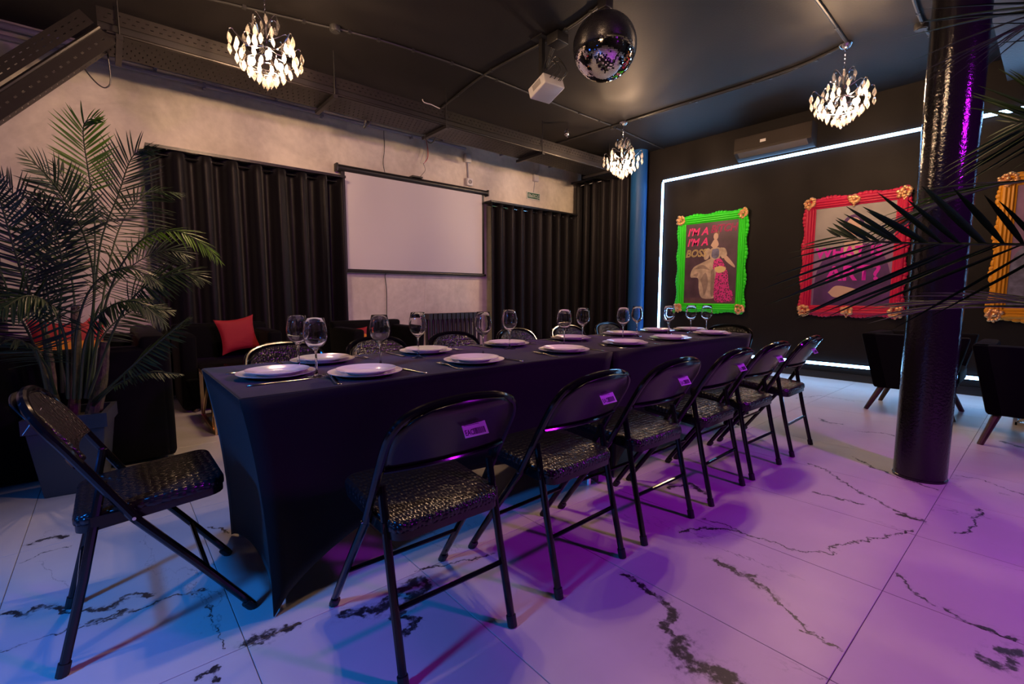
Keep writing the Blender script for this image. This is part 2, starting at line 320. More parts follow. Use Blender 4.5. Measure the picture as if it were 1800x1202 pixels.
def marble(name, segs):
    m, N, L, b = newmat(name)
    g = N.new('ShaderNodeNewGeometry'); P = g.outputs['Position']
    def noise(scale, detail=4, rough=.55, vec=P):
        n = N.new('ShaderNodeTexNoise'); n.inputs['Scale'].default_value = scale; n.inputs['Detail'].default_value = detail; n.inputs['Roughness'].default_value = rough
        L.new(vec, n.inputs['Vector']); return n
    def math1(op, a, bv, clamp=False):
        q = N.new('ShaderNodeMath'); q.operation = op; q.use_clamp = clamp
        for i, x in enumerate((a, bv)):
            if x is None: continue
            if isinstance(x, (int, float)): q.inputs[i].default_value = x
            else: L.new(x, q.inputs[i])
        return q.outputs[0]
    def smooth(v, lo, hi):
        q = N.new('ShaderNodeMapRange'); q.interpolation_type = 'SMOOTHSTEP'
        q.inputs['From Min'].default_value = lo; q.inputs['From Max'].default_value = hi
        L.new(v, q.inputs['Value']); return q.outputs['Result']
    # faint random threads
    oi = N.new('ShaderNodeObjectInfo')
    off = N.new('ShaderNodeVectorMath'); off.operation = 'MULTIPLY_ADD'; off.inputs[1].default_value = (1, 1, 1)
    L.new(P, off.inputs[0]); cmb = N.new('ShaderNodeCombineXYZ'); L.new(math1('MULTIPLY', oi.outputs['Random'], 40), cmb.inputs[2]); L.new(cmb.outputs[0], off.inputs[2])
    mp = N.new('ShaderNodeMapping'); mp.inputs['Rotation'].default_value = (0, 0, R(35)); mp.inputs['Scale'].default_value = (1.3, .5, 1); L.new(off.outputs[0], mp.inputs['Vector'])
    n1 = noise(2.0, 7, .6, mp.outputs[0])
    th = math1('ABSOLUTE', math1('SUBTRACT', n1.outputs['Fac'], .5), None)
    thread = smooth(th, .006, .0)
    mask = smooth(noise(1.3, 2, .5, mp.outputs[0]).outputs['Fac'], .54, .66)
    faint = math1('MULTIPLY', math1('MULTIPLY', thread, mask), .55)
    fac = faint
    cloud = smooth(noise(1.1, 5, .6).outputs['Fac'], .35, .75)
    if segs:
        d1 = noise(9, 4, .65); d2 = noise(40, 3, .6)
        def cen(n, amp):
            q = N.new('ShaderNodeVectorMath'); q.operation = 'SUBTRACT'; q.inputs[1].default_value = (.5, .5, .5); L.new(n.outputs['Color'], q.inputs[0])
            s = N.new('ShaderNodeVectorMath'); s.operation = 'MULTIPLY'; s.inputs[1].default_value = (amp, amp, 0); L.new(q.outputs[0], s.inputs[0]); return s.outputs[0]
        a1 = N.new('ShaderNodeVectorMath'); L.new(P, a1.inputs[0]); L.new(cen(d1, .11), a1.inputs[1])
        a2 = N.new('ShaderNodeVectorMath'); L.new(a1.outputs[0], a2.inputs[0]); L.new(cen(d2, .045), a2.inputs[1])
        fl_ = N.new('ShaderNodeVectorMath'); fl_.operation = 'MULTIPLY'; fl_.inputs[1].default_value = (1, 1, 0); L.new(a2.outputs[0], fl_.inputs[0])
        prev = None
        for (ax, ay, bx, by, w_) in segs:
            q = N.new('ShaderNodeGroup'); q.node_tree = SEGG
            L.new(fl_.outputs[0], q.inputs['P']); q.inputs['A'].default_value = (ax, ay, 0); q.inputs['D'].default_value = (bx - ax, by - ay, 0)
            q.inputs['Inv'].default_value = 1 / max(1e-6, (bx - ax) ** 2 + (by - ay) ** 2); q.inputs['W'].default_value = w_
            if prev is None: q.inputs['Prev'].default_value = 99
            else: L.new(prev, q.inputs['Prev'])
            prev = q.outputs['Dist']
        core = smooth(prev, 1.15, .55)
        brk = smooth(noise(22, 5, .7).outputs['Fac'], .30, .52)
        halo = math1('MULTIPLY', smooth(prev, 3.2, .4), smooth(noise(30, 5, .7).outputs['Fac'], .48, .72))
        fac = math1('MAXIMUM', math1('MAXIMUM', math1('MULTIPLY', core, brk), math1('MULTIPLY', halo, .55)), faint)
    mix0 = N.new('ShaderNodeMixRGB'); mix0.inputs[1].default_value = (.45, .425, .425, 1); mix0.inputs[2].default_value = (.53, .51, .51, 1); L.new(cloud, mix0.inputs[0])
    mix = N.new('ShaderNodeMixRGB'); mix.inputs[2].default_value = (.025, .022, .024, 1); L.new(mix0.outputs[0], mix.inputs[1]); L.new(fac, mix.inputs[0])
    L.new(mix.outputs[0], b.inputs['Base Color'])
    b.inputs['Roughness'].default_value = .42
    return m
M_marble = marble('marble_tile', [])
TX, TY, X0, Y0 = .598, 1.19, .25, .335
def tile_mesh():
    gp = .0012; x, y = TX - 2 * gp, TY - 2 * gp; e = .0012
    vs = [(gp + i, gp + j, z) for z, i0 in ((-.012, 0), (-.0008, 0), (0, e)) for i, j in ((i0, i0), (x - i0, i0), (x - i0, y - i0), (i0, y - i0))]
    fs = [(8, 9, 10, 11)]
    for a in (0, 4):
        for i in range(4): fs.append((a + i, a + (i + 1) % 4, a + 4 + (i + 1) % 4, a + 4 + i))
    me = bpy.data.meshes.new('floor_tile'); me.from_pydata(vs, [], fs); me.update(); me.materials.append(M_marble); return me
TM = tile_mesh()
i0, i1 = math.floor((XL - X0) / TX), math.ceil((XR - X0) / TX)
j0, j1 = math.floor((YB - Y0) / TY), math.ceil((YW - Y0) / TY)
for i in range(i0, i1):
    for j in range(j0, j1):
        x, y = X0 + i * TX, Y0 + j * TY
        if x + TX > XR + .35 or y + TY > YW + .9: pass
        o = link('floor_tile', TM, fl); o.location = (x, y, 0)
        sg = [s for s in VEINS if max(s[0], s[2]) > x - .06 and min(s[0], s[2]) < x + TX + .06 and max(s[1], s[3]) > y - .06 and min(s[1], s[3]) < y + TY + .06]
        if sg:
            o.material_slots[0].link = 'OBJECT'; o.material_slots[0].material = marble('marble_tile_veined', sg)
cl = struct(MB().box(XL - .1, XR + .1, YB - .1, YW + .1, ZC, ZC + .12).build('ceiling', M_ceil, smooth=0))
wb = struct(MB().box(XL - .1, XR + .12, YW, YW + .12, -.12, ZC).build('wall_back', M_plaster, smooth=0))
wr = struct(MB().box(XR, XR + .12, YB - .1, YW, -.12, ZC).build('wall_right', M_dark, smooth=0))
wl = struct(MB().box(XL - .12, XL, YB - .1, YW, -.12, ZC).build('wall_left', M_dark, smooth=0))
wf = struct(MB().box(XL, XR, YB - .12, YB, -.12, ZC).build('wall_front', M_dark, smooth=0))
bb = struct(MB().box(XR - .018, XR, YB, YW, 0, .085).build('baseboard_right', pm('baseboard_black', (.014, .013, .014), .3), smooth=0))
struct(MB().box(-.3, XR, .22, .50, 3.15, ZC).build('trim_1', pm('beam_paint', (.05, .05, .055), .5, bump=(40, .2)), smooth=0))
# --- columns
def column(x, y, r, mat, label, z1=ZC, n=48):
    o = empty('column', (x, y, 0))
    MB().lathe([(r, .0), (r, z1)], n).build('shaft', mat, o)
    MB().lathe([(r + .004, 0), (r + .004, .012), (r, .016)], n, capt=False).build('base_ring', mat, o)
    return tag(o, label, 'column')
column(3.54, .457, .122, M_pillar, 'glossy black round pillar standing beside the line of folding chairs', 3.15)
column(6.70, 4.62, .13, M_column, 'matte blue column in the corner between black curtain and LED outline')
column(-.80, 5.6, .16, M_black, 'dark column by the beige plaster wall behind the tall palm')

# ------------------------------------------------------------------ LED outlines
def led_frame(name, X, y0, y1, z0, z1, mat, label, side):
    o = empty(name, (X, (y0 + y1) / 2, z0))
    d = .018 * side; hw = .017
    def seg(nm, ya, yb, za, zb):
        c = MB().box(min(X, X + d * .5), max(X, X + d * .5), ya - .006, yb + .006, za - .006, zb + .006).build('channel', M_black, o, 0)
        c.matrix_parent_inverse = Matrix.Translation(-o.location)
        s = MB().box(min(X + d * .5, X + d), max(X + d * .5, X + d), ya, yb, za, zb).build(nm, mat, o, 0)
        s.matrix_parent_inverse = Matrix.Translation(-o.location)
    seg('light_strip', y0, y1, z1 - hw, z1 + hw); seg('light_strip', y0, y1, z0 - hw, z0 + hw)
    seg('light_strip', y1 - hw, y1 + hw, z0 + hw, z1 - hw); seg('light_strip', y0 - hw, y0 + hw, z0 + hw, z1 - hw)
    return tag(o, label, 'LED light')
led_frame('led_outline', XR, -1.6, 4.27, .185, 2.855, M_led, 'icy white LED strip outlining a rectangle on the dark poster wall', -1)
led_frame('led_outline', XL, 1.3, 4.6, .3, 2.7, M_ledb, 'deep blue LED strip outlining a rectangle on the side wall', 1)

# ------------------------------------------------------------------ stage lamps behind the camera (real fixtures with spot lights)
def par_can(loc, target, col, watts, mat, label, size=.06, ang=120):
    o = empty('stage_lamp', loc)
    d = (Vector(target) - Vector(loc)).normalized(); q = d.to_track_quat('Z', 'Y').to_matrix().to_4x4()
    b = MB().lathe([(.05, -.2), (.085, -.16), (.09, 0), (.09, .02), (.082, .02), (.08, -.005)], 24, q, True, False).build('housing', M_black, o)
    MB().lathe([(.001, -.004), (.08, -.004)], 24, q, False, False).build('lens', mat, o)
    MB().tube([(-.11, 0, 0), (-.11, 0, .18), (.11, 0, .18), (.11, 0, 0)], .008, 6).build('bracket', M_black, o)
    MB().tube([(0, 0, .18), (0, 0, ZC - loc[2])], .012, 8).build('hanging_rod', M_black, o)
    ld = bpy.data.lights.new('lamp_light', 'SPOT'); ld.energy = watts; ld.color = col; ld.spot_size = R(ang); ld.spot_blend = 1; ld.shadow_soft_size = size
    lo = bpy.data.objects.new('lamp_light', ld); COL.objects.link(lo); lo.parent = o
    lo.location = d * .03; lo.rotation_euler = d.to_track_quat('-Z', 'Y').to_euler()
    return tag(o, label, 'lamp')
par_can((2.55, -1.5, 2.5), (2.35, 1.0, .3), (.55, .008, .95), PURPLE_W, M_ledp, 'violet stage lamp hanging from the ceiling behind the palm that reaches across the pillar', .12, 150)
par_can((-1.7, 1.1, 1.9), (-.15, 1.75, .0), (.015, .25, 1.0), BLUE_W, M_ledbl, 'blue stage lamp hanging from the ceiling by the side wall', .15, 74)

# ------------------------------------------------------------------ chandeliers
def crystal_mesh():
    mb = MB(); n = 6
    mb.lathe([(.0006, .0), (.0055, -.008), (.0105, -.026), (.0095, -.034), (.0006, -.052)], n)
    me = mb.mesh('crystal_drop', 0); me.materials.append(M_crystal); return me
CRY = crystal_mesh()
def octa_mesh():
    mb = MB(); mb.lathe([(.0006, .009), (.0075, 0), (.0006, -.009)], 6)
    me = mb.mesh('crystal_bead', 0); me.materials.append(M_crystal); return me
BEAD = octa_mesh()
def make_chandelier(x, y, label, seed):
    rnd = random.Random(seed)
    o = empty('chandelier', (x, y, ZC))
    T = ZC
    MB().lathe([(.052, 0), (.055, -.02), (.04, -.045), (.012, -.06), (.012, -.07)], 20).build('canopy', M_chrome, o)
    ch = MB(); zz = -.07
    while zz > -.225:
        k = int(round(-zz * 1000)) % 2
        ring = [(.006 * math.cos(a), 0, zz - .011 + .011 * math.sin(a)) if k else (0, .006 * math.cos(a), zz - .011 + .011 * math.sin(a)) for a in [2 * PI * i / 8 for i in range(8)]]
        ch.tube(ring, .0018, 5, True); zz -= .017
    ch.build('chain', M_chrome, o)
    MB().lathe([(.004, -.22), (.016, -.235), (.01, -.26), (.02, -.30), (.009, -.34), (.012, -.42), (.026, -.46), (.02, -.50), (.006, -.55)], 12).build('stem', M_chrome, o)
    def drop(r, a, z, s=1.):
        c = link('crystal_drop', CRY, o); c.location = (r * math.cos(a), r * math.sin(a), z); s *= 1.28; c.scale = (s, s, s); c.rotation_euler = (rnd.uniform(-.12, .12), rnd.uniform(-.12, .12), rnd.uniform(0, 6))
    def bead(r, a, z):
        c = link('crystal_bead', BEAD, o); c.location = (r * math.cos(a), r * math.sin(a), z)
    # crown
    for i in range(6):
        a = 2 * PI * i / 6 + .3
        pts = [(rr * math.cos(a), rr * math.sin(a), zz) for rr, zz in ((.012, -.30), (.04, -.26), (.07, -.235), (.088, -.245), (.092, -.265))]
        MB().tube(spline(pts, 10), .003, 5).build('crown_arm', M_chrome, o)
        drop(.092, a, -.265, 1.1); drop(.06, a + .5, -.30, .9)
    # arms with bulbs
    for i in range(6):
        a = 2 * PI * i / 6
        c, s = math.cos(a), math.sin(a)
        pts = [(rr * c, rr * s, zz) for rr, zz in ((.02, -.46), (.08, -.485), (.15, -.47), (.20, -.425), (.222, -.40), (.245, -.405), (.25, -.43))]
        MB().tube(spline(pts, 18), .0045, 6).build('arm', M_chrome, o)
        drop(.25, a, -.43, 1.25); drop(.25, a, -.505, 1.15); bead(.25, a, -.497)
        drop(.205, a + .12, -.455, 1.2); drop(.205, a - .12, -.47, 1.2)
        pts = [(rr * math.cos(a + .52), rr * math.sin(a + .52), zz) for rr, zz in ((.02, -.40), (.07, -.385), (.12, -.36), (.145, -.355), (.158, -.375))]
        MB().tube(spline(pts, 10), .0035, 5).build('arm', M_chrome, o)
        drop(.158, a + .52, -.375, 1.15); drop(.158, a + .52, -.445, 1.1)
    for i in range(3):
        a = 2 * PI * i / 3 + .35
        c, s = math.cos(a), math.sin(a)
        M = Matrix.Translation((.11 * c, .11 * s, -.585))
        MB().lathe([(.008, .055), (.016, .05), (.018, .06), (.010, .08), (.004, .09)], 10, M).build('lamp_holder', M_chrome, o)
        M = Matrix.Translation((.11 * c, .11 * s, -.555))
        MB().lathe([(.003, -.030), (.013, -.018), (.019, .0), (.016, .014), (.009, .024)], 12, M).build('bulb', M_bulb, o)
    for r, z, k, sc in ((.20, -.545, 12, 1.2), (.155, -.585, 10, 1.2), (.11, -.62, 8, 1.2), (.065, -.655, 6, 1.15), (.03, -.68, 3, 1.1)):
        MB().tube([(r * math.cos(2 * PI * i / 24), r * math.sin(2 * PI * i / 24), z + .004) for i in range(24)], .0022, 5, True).build('ring', M_chrome, o)
        for i in range(k): drop(r, 2 * PI * i / k + r * 7, z, sc)
    drop(0, 0, -.70, 1.1)
    return tag(o, label, 'chandelier')
make_chandelier(1.03, 4.04, 'lit crystal chandelier hanging in front of the plaster wall above the palm end', 1)
make_chandelier(5.40, 3.99, 'lit crystal chandelier hanging near the corner column', 2)
make_chandelier(1.10, 1.44, 'lit crystal chandelier hanging above the chairs at the palm end of the table', 4)
make_chandelier(5.32, 1.465, 'lit crystal chandelier hanging in front of the air conditioner and red frame', 3)

# ------------------------------------------------------------------ cable tray, pipes and wires on the beige wall
def perforated(name, org, U, V, L, rows, pitch, slot, mat, parent, thick=.0025):
    """sheet in the U,V plane; rows = list of (v0, v1, holes?)"""
    mb = MB(); org, U, V = Vector(org), Vector(U), Vector(V)
    def quad(u0, u1, v0, v1):
        mb.add([org + U * u0 + V * v0, org + U * u1 + V * v0, org + U * u1 + V * v1, org + U * u0 + V * v1], [(0, 1, 2, 3)])
    for k, (v0, v1, h) in enumerate(rows):
        if not h: quad(0, L, v0, v1); continue
        u = 0 if k % 4 == 1 else pitch / 2; quad(0, u, v0, v1) if u else None
        while u < L:
            e = min(L, u + pitch - slot); quad(u, e, v0, v1); u += pitch
    return solid(mb.build(name, mat, parent, 0, False), thick)
def slotrows(W, n, h):
    rows = []; g = (W - n * h) / (n + 1); v = 0
    for i in range(n): rows += [(v, v + g, False), (v + g, v + g + h, True)]; v += g + h
    rows.append((v, W, False)); return rows
tr = empty('cable_tray', (3.3, 4.9, 2.97))
inv = Matrix.Translation(-tr.location)
TRX0, TRX1 = .02, 6.42
parts = [perforated('side_rail', (TRX0 + .05, 4.70, 3.04), (1, 0, 0), (0, 0, 1), TRX1 - TRX0, slotrows(.10, 2, .006), .055, .020, M_tray, tr),
         perforated('bottom_plate', (TRX0 + .05, 4.71, 2.97), (1, 0, 0), (0, 1, 0), TRX1 - TRX0, slotrows(.42, 5, .03), .05, .007, M_tray, tr),
         MB().box(TRX0 + .05, TRX1, 5.125, 5.13, 2.97, 3.07).build('back_rail', M_tray, tr, 0),
         MB().tube([(TRX0 + .1, 4.715, 2.985), (TRX1, 4.715, 2.985)], .012, 8).build('edge_tube', M_tray, tr),
         MB().box(TRX0 + .05, TRX1, 4.72, 4.724, 2.99, 3.05).build('inner_rail', M_black, tr, 0)]
for x in (.19, 1.78, 3.04, 4.56, 6.0):
    m = MB(); m.box(x - .02, x + .02, 4.66, 5.2, 2.93, 2.965)
    parts.append(m.build('cross_bar', M_black, tr, 0))
    for y in (4.685, 5.16): parts.append(MB().tube([(x, y, 2.95), (x, y, ZC)], .006, 6).build('hanging_rod', M_black, tr))
for p in parts: p.matrix_parent_inverse = inv
tag(tr, 'long dark perforated cable tray hung on rods along the beige wall', 'cable tray')
# sloping branch dropping to the left
sb = empty('cable_tray', (.05, 4.75, 2.95))
ang = math.atan2(-.62, -.55)
Ud = Vector((-.62, -.06, -.70)).normalized(); Vd = Vector((0, 1, 0)); Nn = Ud.cross(Vd).normalized()
if Nn.z < 0: Nn = -Nn
org = Vector((.045, 4.70, 3.02))
parts = [perforated('side_rail', org + Nn * .0 - Nn * .01, Ud, Nn, 1.6, slotrows(.10, 2, .006), .055, .020, M_tray, sb),
         perforated('bottom_plate', org - Nn * .09, Ud, Vd, 1.6, slotrows(.40, 5, .03), .05, .007, M_tray, sb),
         perforated('lower_rail', org - Nn * .165 + Vd * -.004, Ud, Nn, 1.6, slotrows(.11, 1, .012), .06, .02, M_tray, sb),
         MB().tube([org - Nn * .045 + Vd * -.01, org - Nn * .045 + Vd * -.01 + Ud * 1.6], .014, 8).build('edge_tube', M_tray, sb)]
for p in parts: p.matrix_parent_inverse = Matrix.Translation(-sb.location)
tag(sb, 'dark perforated cable tray branch sloping down at the palm end of the wall', 'cable tray')
def pipe(pts, r, mat, name, label, cat, clips=None, clipmat=None):
    o = empty(name, pts[0]); invm = Matrix.Translation(-Vector(pts[0]))
    t = MB().tube(pts, r, 10).build('tube', mat, o); t.matrix_parent_inverse = invm
    for c in (clips or []):
        q = MB().box(c[0] - .012, c[0] + .012, c[1] - r * 1.6, c[1] + r * 1.6, c[2] - r * 1.5, c[2] + r * 1.5).build('clip', clipmat or mat, o, 0); q.matrix_parent_inverse = invm
    return tag(o, label, cat)
pipe([(XL, 5.94, 3.30), (6.85, 5.94, 3.30)], .028, M_pipe, 'wall_pipe', 'thick lilac grey conduit running along the top of the beige wall', 'pipe', [(x, 5.96, 3.30) for x in (.5, 1.6, 2.7, 3.8, 4.9, 6.0)])
pipe([(XL, 5.955, 3.205), (4.2, 5.955, 3.225)], .020, M_pipe, 'wall_pipe', 'thin lilac grey conduit running below the thick one on the beige wall', 'pipe', [(x, 5.965, 3.212) for x in (.9, 2.1, 3.3)])
def cable(pts, r, mat, label, n=40, name='cable'):
    return tag(MB().tube(spline(pts, n), r, 6).build(name, mat), label, 'cable')
cable([(-.045, 5.1, 2.85), (.01, 5.12, 2.77), (.06, 5.14, 2.725), (.10, 5.14, 2.72), (.13, 5.13, 2.78), (.125, 5.1, 2.97)], .005, M_cable, 'black cable hanging in a loop under the bend of the cable tray')
cable([(2.9, 5.97, 3.22), (2.905, 5.985, 2.95), (2.885, 5.985, 2.8), (2.885, 5.93, 2.63)], .004, M_cable, 'thin black cable hanging from conduit to screen case')
cable([(2.87, 5.94, 1.36), (2.87, 5.985, 1.30), (2.885, 5.985, 1.1), (2.875, 5.98, .7), (2.88, 5.98, .1)], .005, M_cable, 'thin black cable hanging below the projection screen')
cable([(3.5, 5.95, 3.22), (3.46, 5.93, 3.0), (3.40, 5.9, 2.87), (3.47, 5.9, 2.9), (3.52, 5.93, 3.05), (3.50, 5.95, 3.22)], .004, M_wirew, 'white wires bunched in a loop above the screen', 60, 'wire_bundle')
cable([(3.515, 5.94, 3.22), (3.53, 5.92, 3.08), (3.51, 5.9, 2.95), (3.45, 5.9, 2.87)], .005, M_wirer, 'red wire hanging in the bundle above the screen')
cable([(3.46, 5.93, 2.88), (3.5, 5.95, 2.8), (3.44, 5.95, 2.72), (3.38, 5.92, 2.665)], .003, M_cable, 'thin black wire dropping from the bundle to the screen bracket')
cable([(3.50, 5.94, 1.36), (3.50, 5.985, 1.30), (3.48, 5.985, 1.1), (3.46, 5.985, .82)], .002, M_wirew, 'thin pale cord hanging from the screen bottom bar')
cable([(3.01, 5.11, 2.985), (3.03, 5.12, 2.92), (3.085, 5.12, 2.885), (3.14, 5.12, 2.92), (3.165, 5.11, 2.985)], .007, M_cable, 'short black cable loop below the tray above the screen')
cable([(2.74, 4.69, 3.175), (2.75, 4.685, 3.15), (2.80, 4.69, 3.146), (2.85, 4.69, 3.148), (2.965, 4.70, 3.136)], .005, M_wirew, 'short white cable end curling over the cable tray side rail', 24)
cable([(2.28, 5.12, 2.98), (2.262, 5.14, 2.885), (2.30, 5.14, 2.92), (2.36, 5.11, 2.985)], .007, M_cable, 'short black cable end hooked over the tray edge')
def jbox(x, z, sx, sz, label, socket=False):
    o = empty('junction_box', (x, YW, z))
    rbox('box', -sx / 2, sx / 2, -.05, 0, -sz / 2, sz / 2, .006, M_white, o)
    rbox('lid', -sx / 2 + .006, sx / 2 - .006, -.055, -.048, -sz / 2 + .006, sz / 2 - .006, .003, M_white, o)
    if socket:
        q = Matrix.Rotation(R(90), 4, 'X')
        MB().lathe([(.032, .055), (.030, .062), (.022, .06), (.021, .056)], 20, q, False, True).build('socket_ring', pm('socket_grey', (.25, .24, .25), .4), o)
    return tag(o, label, 'electrical box')
jbox(4.25, 3.10, .10, .12, 'white square junction box on the beige wall under the conduit')
jbox(4.27, 2.755, .11, .11, 'white wall socket box with round outlet above the screen corner', True)
jbox(5.66, 3.03, .11, .11, 'white junction box with wires above the green exit sign')
cable([(4.25, 5.985, 3.05), (4.26, 5.985, 2.9), (4.265, 5.985, 2.8)], .008, M_pipe, 'grey conduit joining the junction box to the wall socket')
for k, x in enumerate((5.60, 5.64, 5.70, 5.74)):
    cable([(x, 5.98, 3.28), (x + .005, 5.985, 3.18), (5.64 + k * .012, 5.975, 3.08)], .003, M_wirew, 'one of four thin wires above the exit sign junction box', 10)['group'] = 'wires above the exit sign'
cable([(5.65, 5.985, 2.98), (5.64, 5.985, 2.9), (5.62, 5.985, 2.785)], .004, M_pipe, 'thin conduit from junction box down to the exit sign')

# ------------------------------------------------------------------ text helper
def text_mesh(name, s, size, mat, parent, M, shear=0., offset=0., outline=0., spacing=1., sx=1., ext=0.):
    cu = bpy.data.curves.new('lettering', 'FONT'); cu.body = s; cu.size = size; cu.shear = shear; cu.offset = offset; cu.space_character = spacing
    cu.dimensions = '2D'; cu.resolution_u = 3
    if outline: cu.fill_mode = 'NONE'; cu.bevel_depth = outline; cu.bevel_resolution = 0
    to = bpy.data.objects.new('lettering', cu); COL.objects.link(to)
    bpy.context.view_layer.update()
    me = bpy.data.meshes.new_from_object(to.evaluated_get(bpy.context.evaluated_depsgraph_get()))
    bpy.data.objects.remove(to); bpy.data.curves.remove(cu)
    me.transform(M @ Matrix.Diagonal((sx, 1, 1, 1))); me.materials.clear(); me.materials.append(mat); me.name = name
    return link(name, me, parent)

# ------------------------------------------------------------------ exit sign
ex = empty('exit_sign', (5.62, YW, 2.728))
rbox('housing', -.155, .155, -.022, 0, -.06, .06, .004, M_exitw, ex)
MB().box(-.140, .140, -.0245, -.021, -.045, .045).build('face', M_exit, ex, 0)
FY = Matrix.Rotation(R(90), 4, 'X')
text_mesh('lettering', 'ВЫХОД', .075, M_exitw, ex, Matrix.Translation((-.128, -.0255, -.027)) @ FY, offset=.001, sx=.96)
tag(ex, 'green exit sign with white Cyrillic lettering on the beige wall', 'sign')

# ------------------------------------------------------------------ projection screen
ps = empty('projection_screen', (3.41, YW, 1.33))
def rel(o, e): o.matrix_parent_inverse = Matrix.Translation(-e.location); return o
q = Matrix.Translation((0, 5.93, 2.622)) @ Matrix.Rotation(R(90), 4, 'Y')
rel(MB().lathe([(.040, 2.235), (.040, 4.575)], 20, q).build('case', M_black, ps), ps)
for x in (2.225, 4.565): rel(rbox('end_cap', x, x + .025, 5.885, 5.975, 2.575, 2.668, .006, M_black, ps), ps)
rel(MB().box(3.27, 3.43, 5.90, 5.995, 2.665, 2.685).build('bracket', M_black, ps, 0), ps)
rel(MB().box(2.29, 4.52, 5.929, 5.931, 1.37, 2.60).build('border', M_black, ps, 0), ps)
rel(MB().box(2.34, 4.475, 5.926, 5.9285, 1.385, 2.585).build('fabric', M_screen, ps, 0), ps)
rel(MB().tube([(2.27, 5.93, 1.36), (4.54, 5.93, 1.36)], .018, 10).build('bottom_bar', M_black, ps), ps)
tag(ps, 'white pull-down projection screen with black case on the beige wall', 'projection screen')

# ------------------------------------------------------------------ curtains
def curtain(p0, p1, z1, folds, amp, label, seed, rod=True):
    rnd = random.Random(seed)
    p0, p1 = Vector(p0), Vector(p1); U = (p1 - p0); Ln = U.length; U.normalize(); Nv = Vector((U.y, -U.x, 0))
    o = empty('curtain', p0)
    n = folds * 14; zs = [0.012, .5, 1.2, z1 - .1, z1]
    amps = [amp * rnd.uniform(.75, 1.15) for _ in range(folds + 2)]; wj = [rnd.uniform(-.15, .15) for _ in range(folds + 2)]
    vs = []; fs = []
    for zi, z in enumerate(zs):
        for i in range(n + 1):
            u = i / n * folds; k = int(u); ph = u - k + wj[min(k, folds)] * math.sin(PI * (u - k)) * (1 if z < z1 - .2 else .3)
            wv = math.cos(2 * PI * ph); wv = math.copysign(abs(wv) ** .6, wv)
            spread = 1 if z > z1 - .2 else 1.1
            vs.append(p0 + U * (Ln * i / n) + Nv * (wv * amps[min(k, folds)] * spread) + Vector((0, 0, z)))
    for a in range(len(zs) - 1):
        for i in range(n): fs.append((a * (n + 1) + i, a * (n + 1) + i + 1, (a + 1) * (n + 1) + i + 1, (a + 1) * (n + 1) + i))
    c = MB().add(vs, fs).build('drape', M_curtain, o, 80, False); solid(c, .003); rel(c, o)
    if rod:
        r = MB().tube([p0 - U * .03 + Vector((0, 0, z1 - .045)), p1 + U * .02 + Vector((0, 0, z1 - .045))], .010, 8).build('curtain_rod', M_chrome, o); rel(r, o)
    tk = MB(); A_ = p0 - U * .02 + Nv * .09; B_ = p1 + U * .02 + Nv * .09; C_ = p1 + U * .02 - Nv * .09; D_ = p0 - U * .02 - Nv * .09
    tk.add([Vector((*q_.xy, z)) for z in (z1 - .006, z1 + .022) for q_ in (A_, B_, C_, D_)], [(0, 1, 2, 3), (7, 6, 5, 4), (0, 4, 5, 1), (1, 5, 6, 2), (2, 6, 7, 3), (3, 7, 4, 0)])
    rel(tk.build('curtain_track', M_black, o, 0), o)
    gm = MB().tube([(.016 * math.cos(a), 0, .016 * math.sin(a)) for a in [2 * PI * i / 10 for i in range(10)]], .003, 5, True).mesh('eyelet'); gm.materials.append(M_chrome)
    for k in range(folds):
        g = link('eyelet', gm, o); g.location = p0 + U * (Ln * (k + .25) / folds) + Vector((0, 0, z1 - .045)); g.rotation_euler = (0, 0, math.atan2(U.y, U.x) + R(70)); rel(g, o)
    return tag(o, label, 'curtain')
curtain((.38, 5.86, 0), (2.27, 5.86, 0), 2.475, 8, .075, 'black pleated curtain hanging between the tall palm and the projection screen', 3)
curtain((4.56, 5.86, 0), (6.50, 5.86, 0), 2.475, 9, .075, 'black pleated curtain hanging between projection screen and corner under exit sign', 4)
curtain((6.62, 4.80, 0), (6.62, 5.93, 0), 3.06, 6, .06, 'taller black curtain covering the corner beside the blue column', 5)

# ------------------------------------------------------------------ radiator
rd = empty('radiator', (3.91, 5.9, 0))
sec = MB()
for y in (-.05, .05): sec.tube(spline([(0, y, .16), (0, y, .3), (0, y, .62), (0, y, .76)], 6), .022, 8)
sec.box(-.030, .030, -.07, .07, .70, .785); sec.box(-.030, .030, -.07, .07, .14, .21)
sm = sec.mesh('radiator_section', 40); sm.materials.append(M_iron)
for i in range(12):
    s_ = link('section', sm, rd); s_.location = (-.43 + i * .078, 0, 0)
for x in (-.43, .43): MB().tube([(x, 0, 0), (x, 0, .16)], .016, 8).build('foot', M_iron, rd)
tag(rd, 'dark cast iron radiator with upright sections below the projection screen', 'radiator')

# ------------------------------------------------------------------ air conditioner
ac = empty('air_conditioner', (XR, 2.6, 2.9))
prof = [(0, .0), (-.06, -.005), (-.13, .03), (-.20, .075), (-.205, .10), (-.20, .265), (-.18, .28), (0, .28)]
mb = MB(); n = len(prof)
for y in (-.47, .47): mb.add([(x, y, z) for x, z in prof], [])
mb.f = [tuple(range(n)), tuple(range(2 * n - 1, n - 1, -1))] + [(i, (i + 1) % n, n + (i + 1) % n, n + i) for i in range(n)]
mb.build('body', M_ac, ac, 20)
MB().box(-.209, -.203, -.462, .462, .105, .268).build('front_panel', M_ac, ac, 0)
Ml = Matrix.Translation((-.165, 0, .048)) @ Matrix.Rotation(R(35), 4, 'Y')
MB().box(-.05, .045, -.42, .42, -.006, .0, Ml).build('louvre', pm('louvre_plastic', (.10, .09, .09), .25), ac, 0)
MB().box(-.212, -.208, .06, .13, .155, .19).build('display_label', M_white, ac, 0)
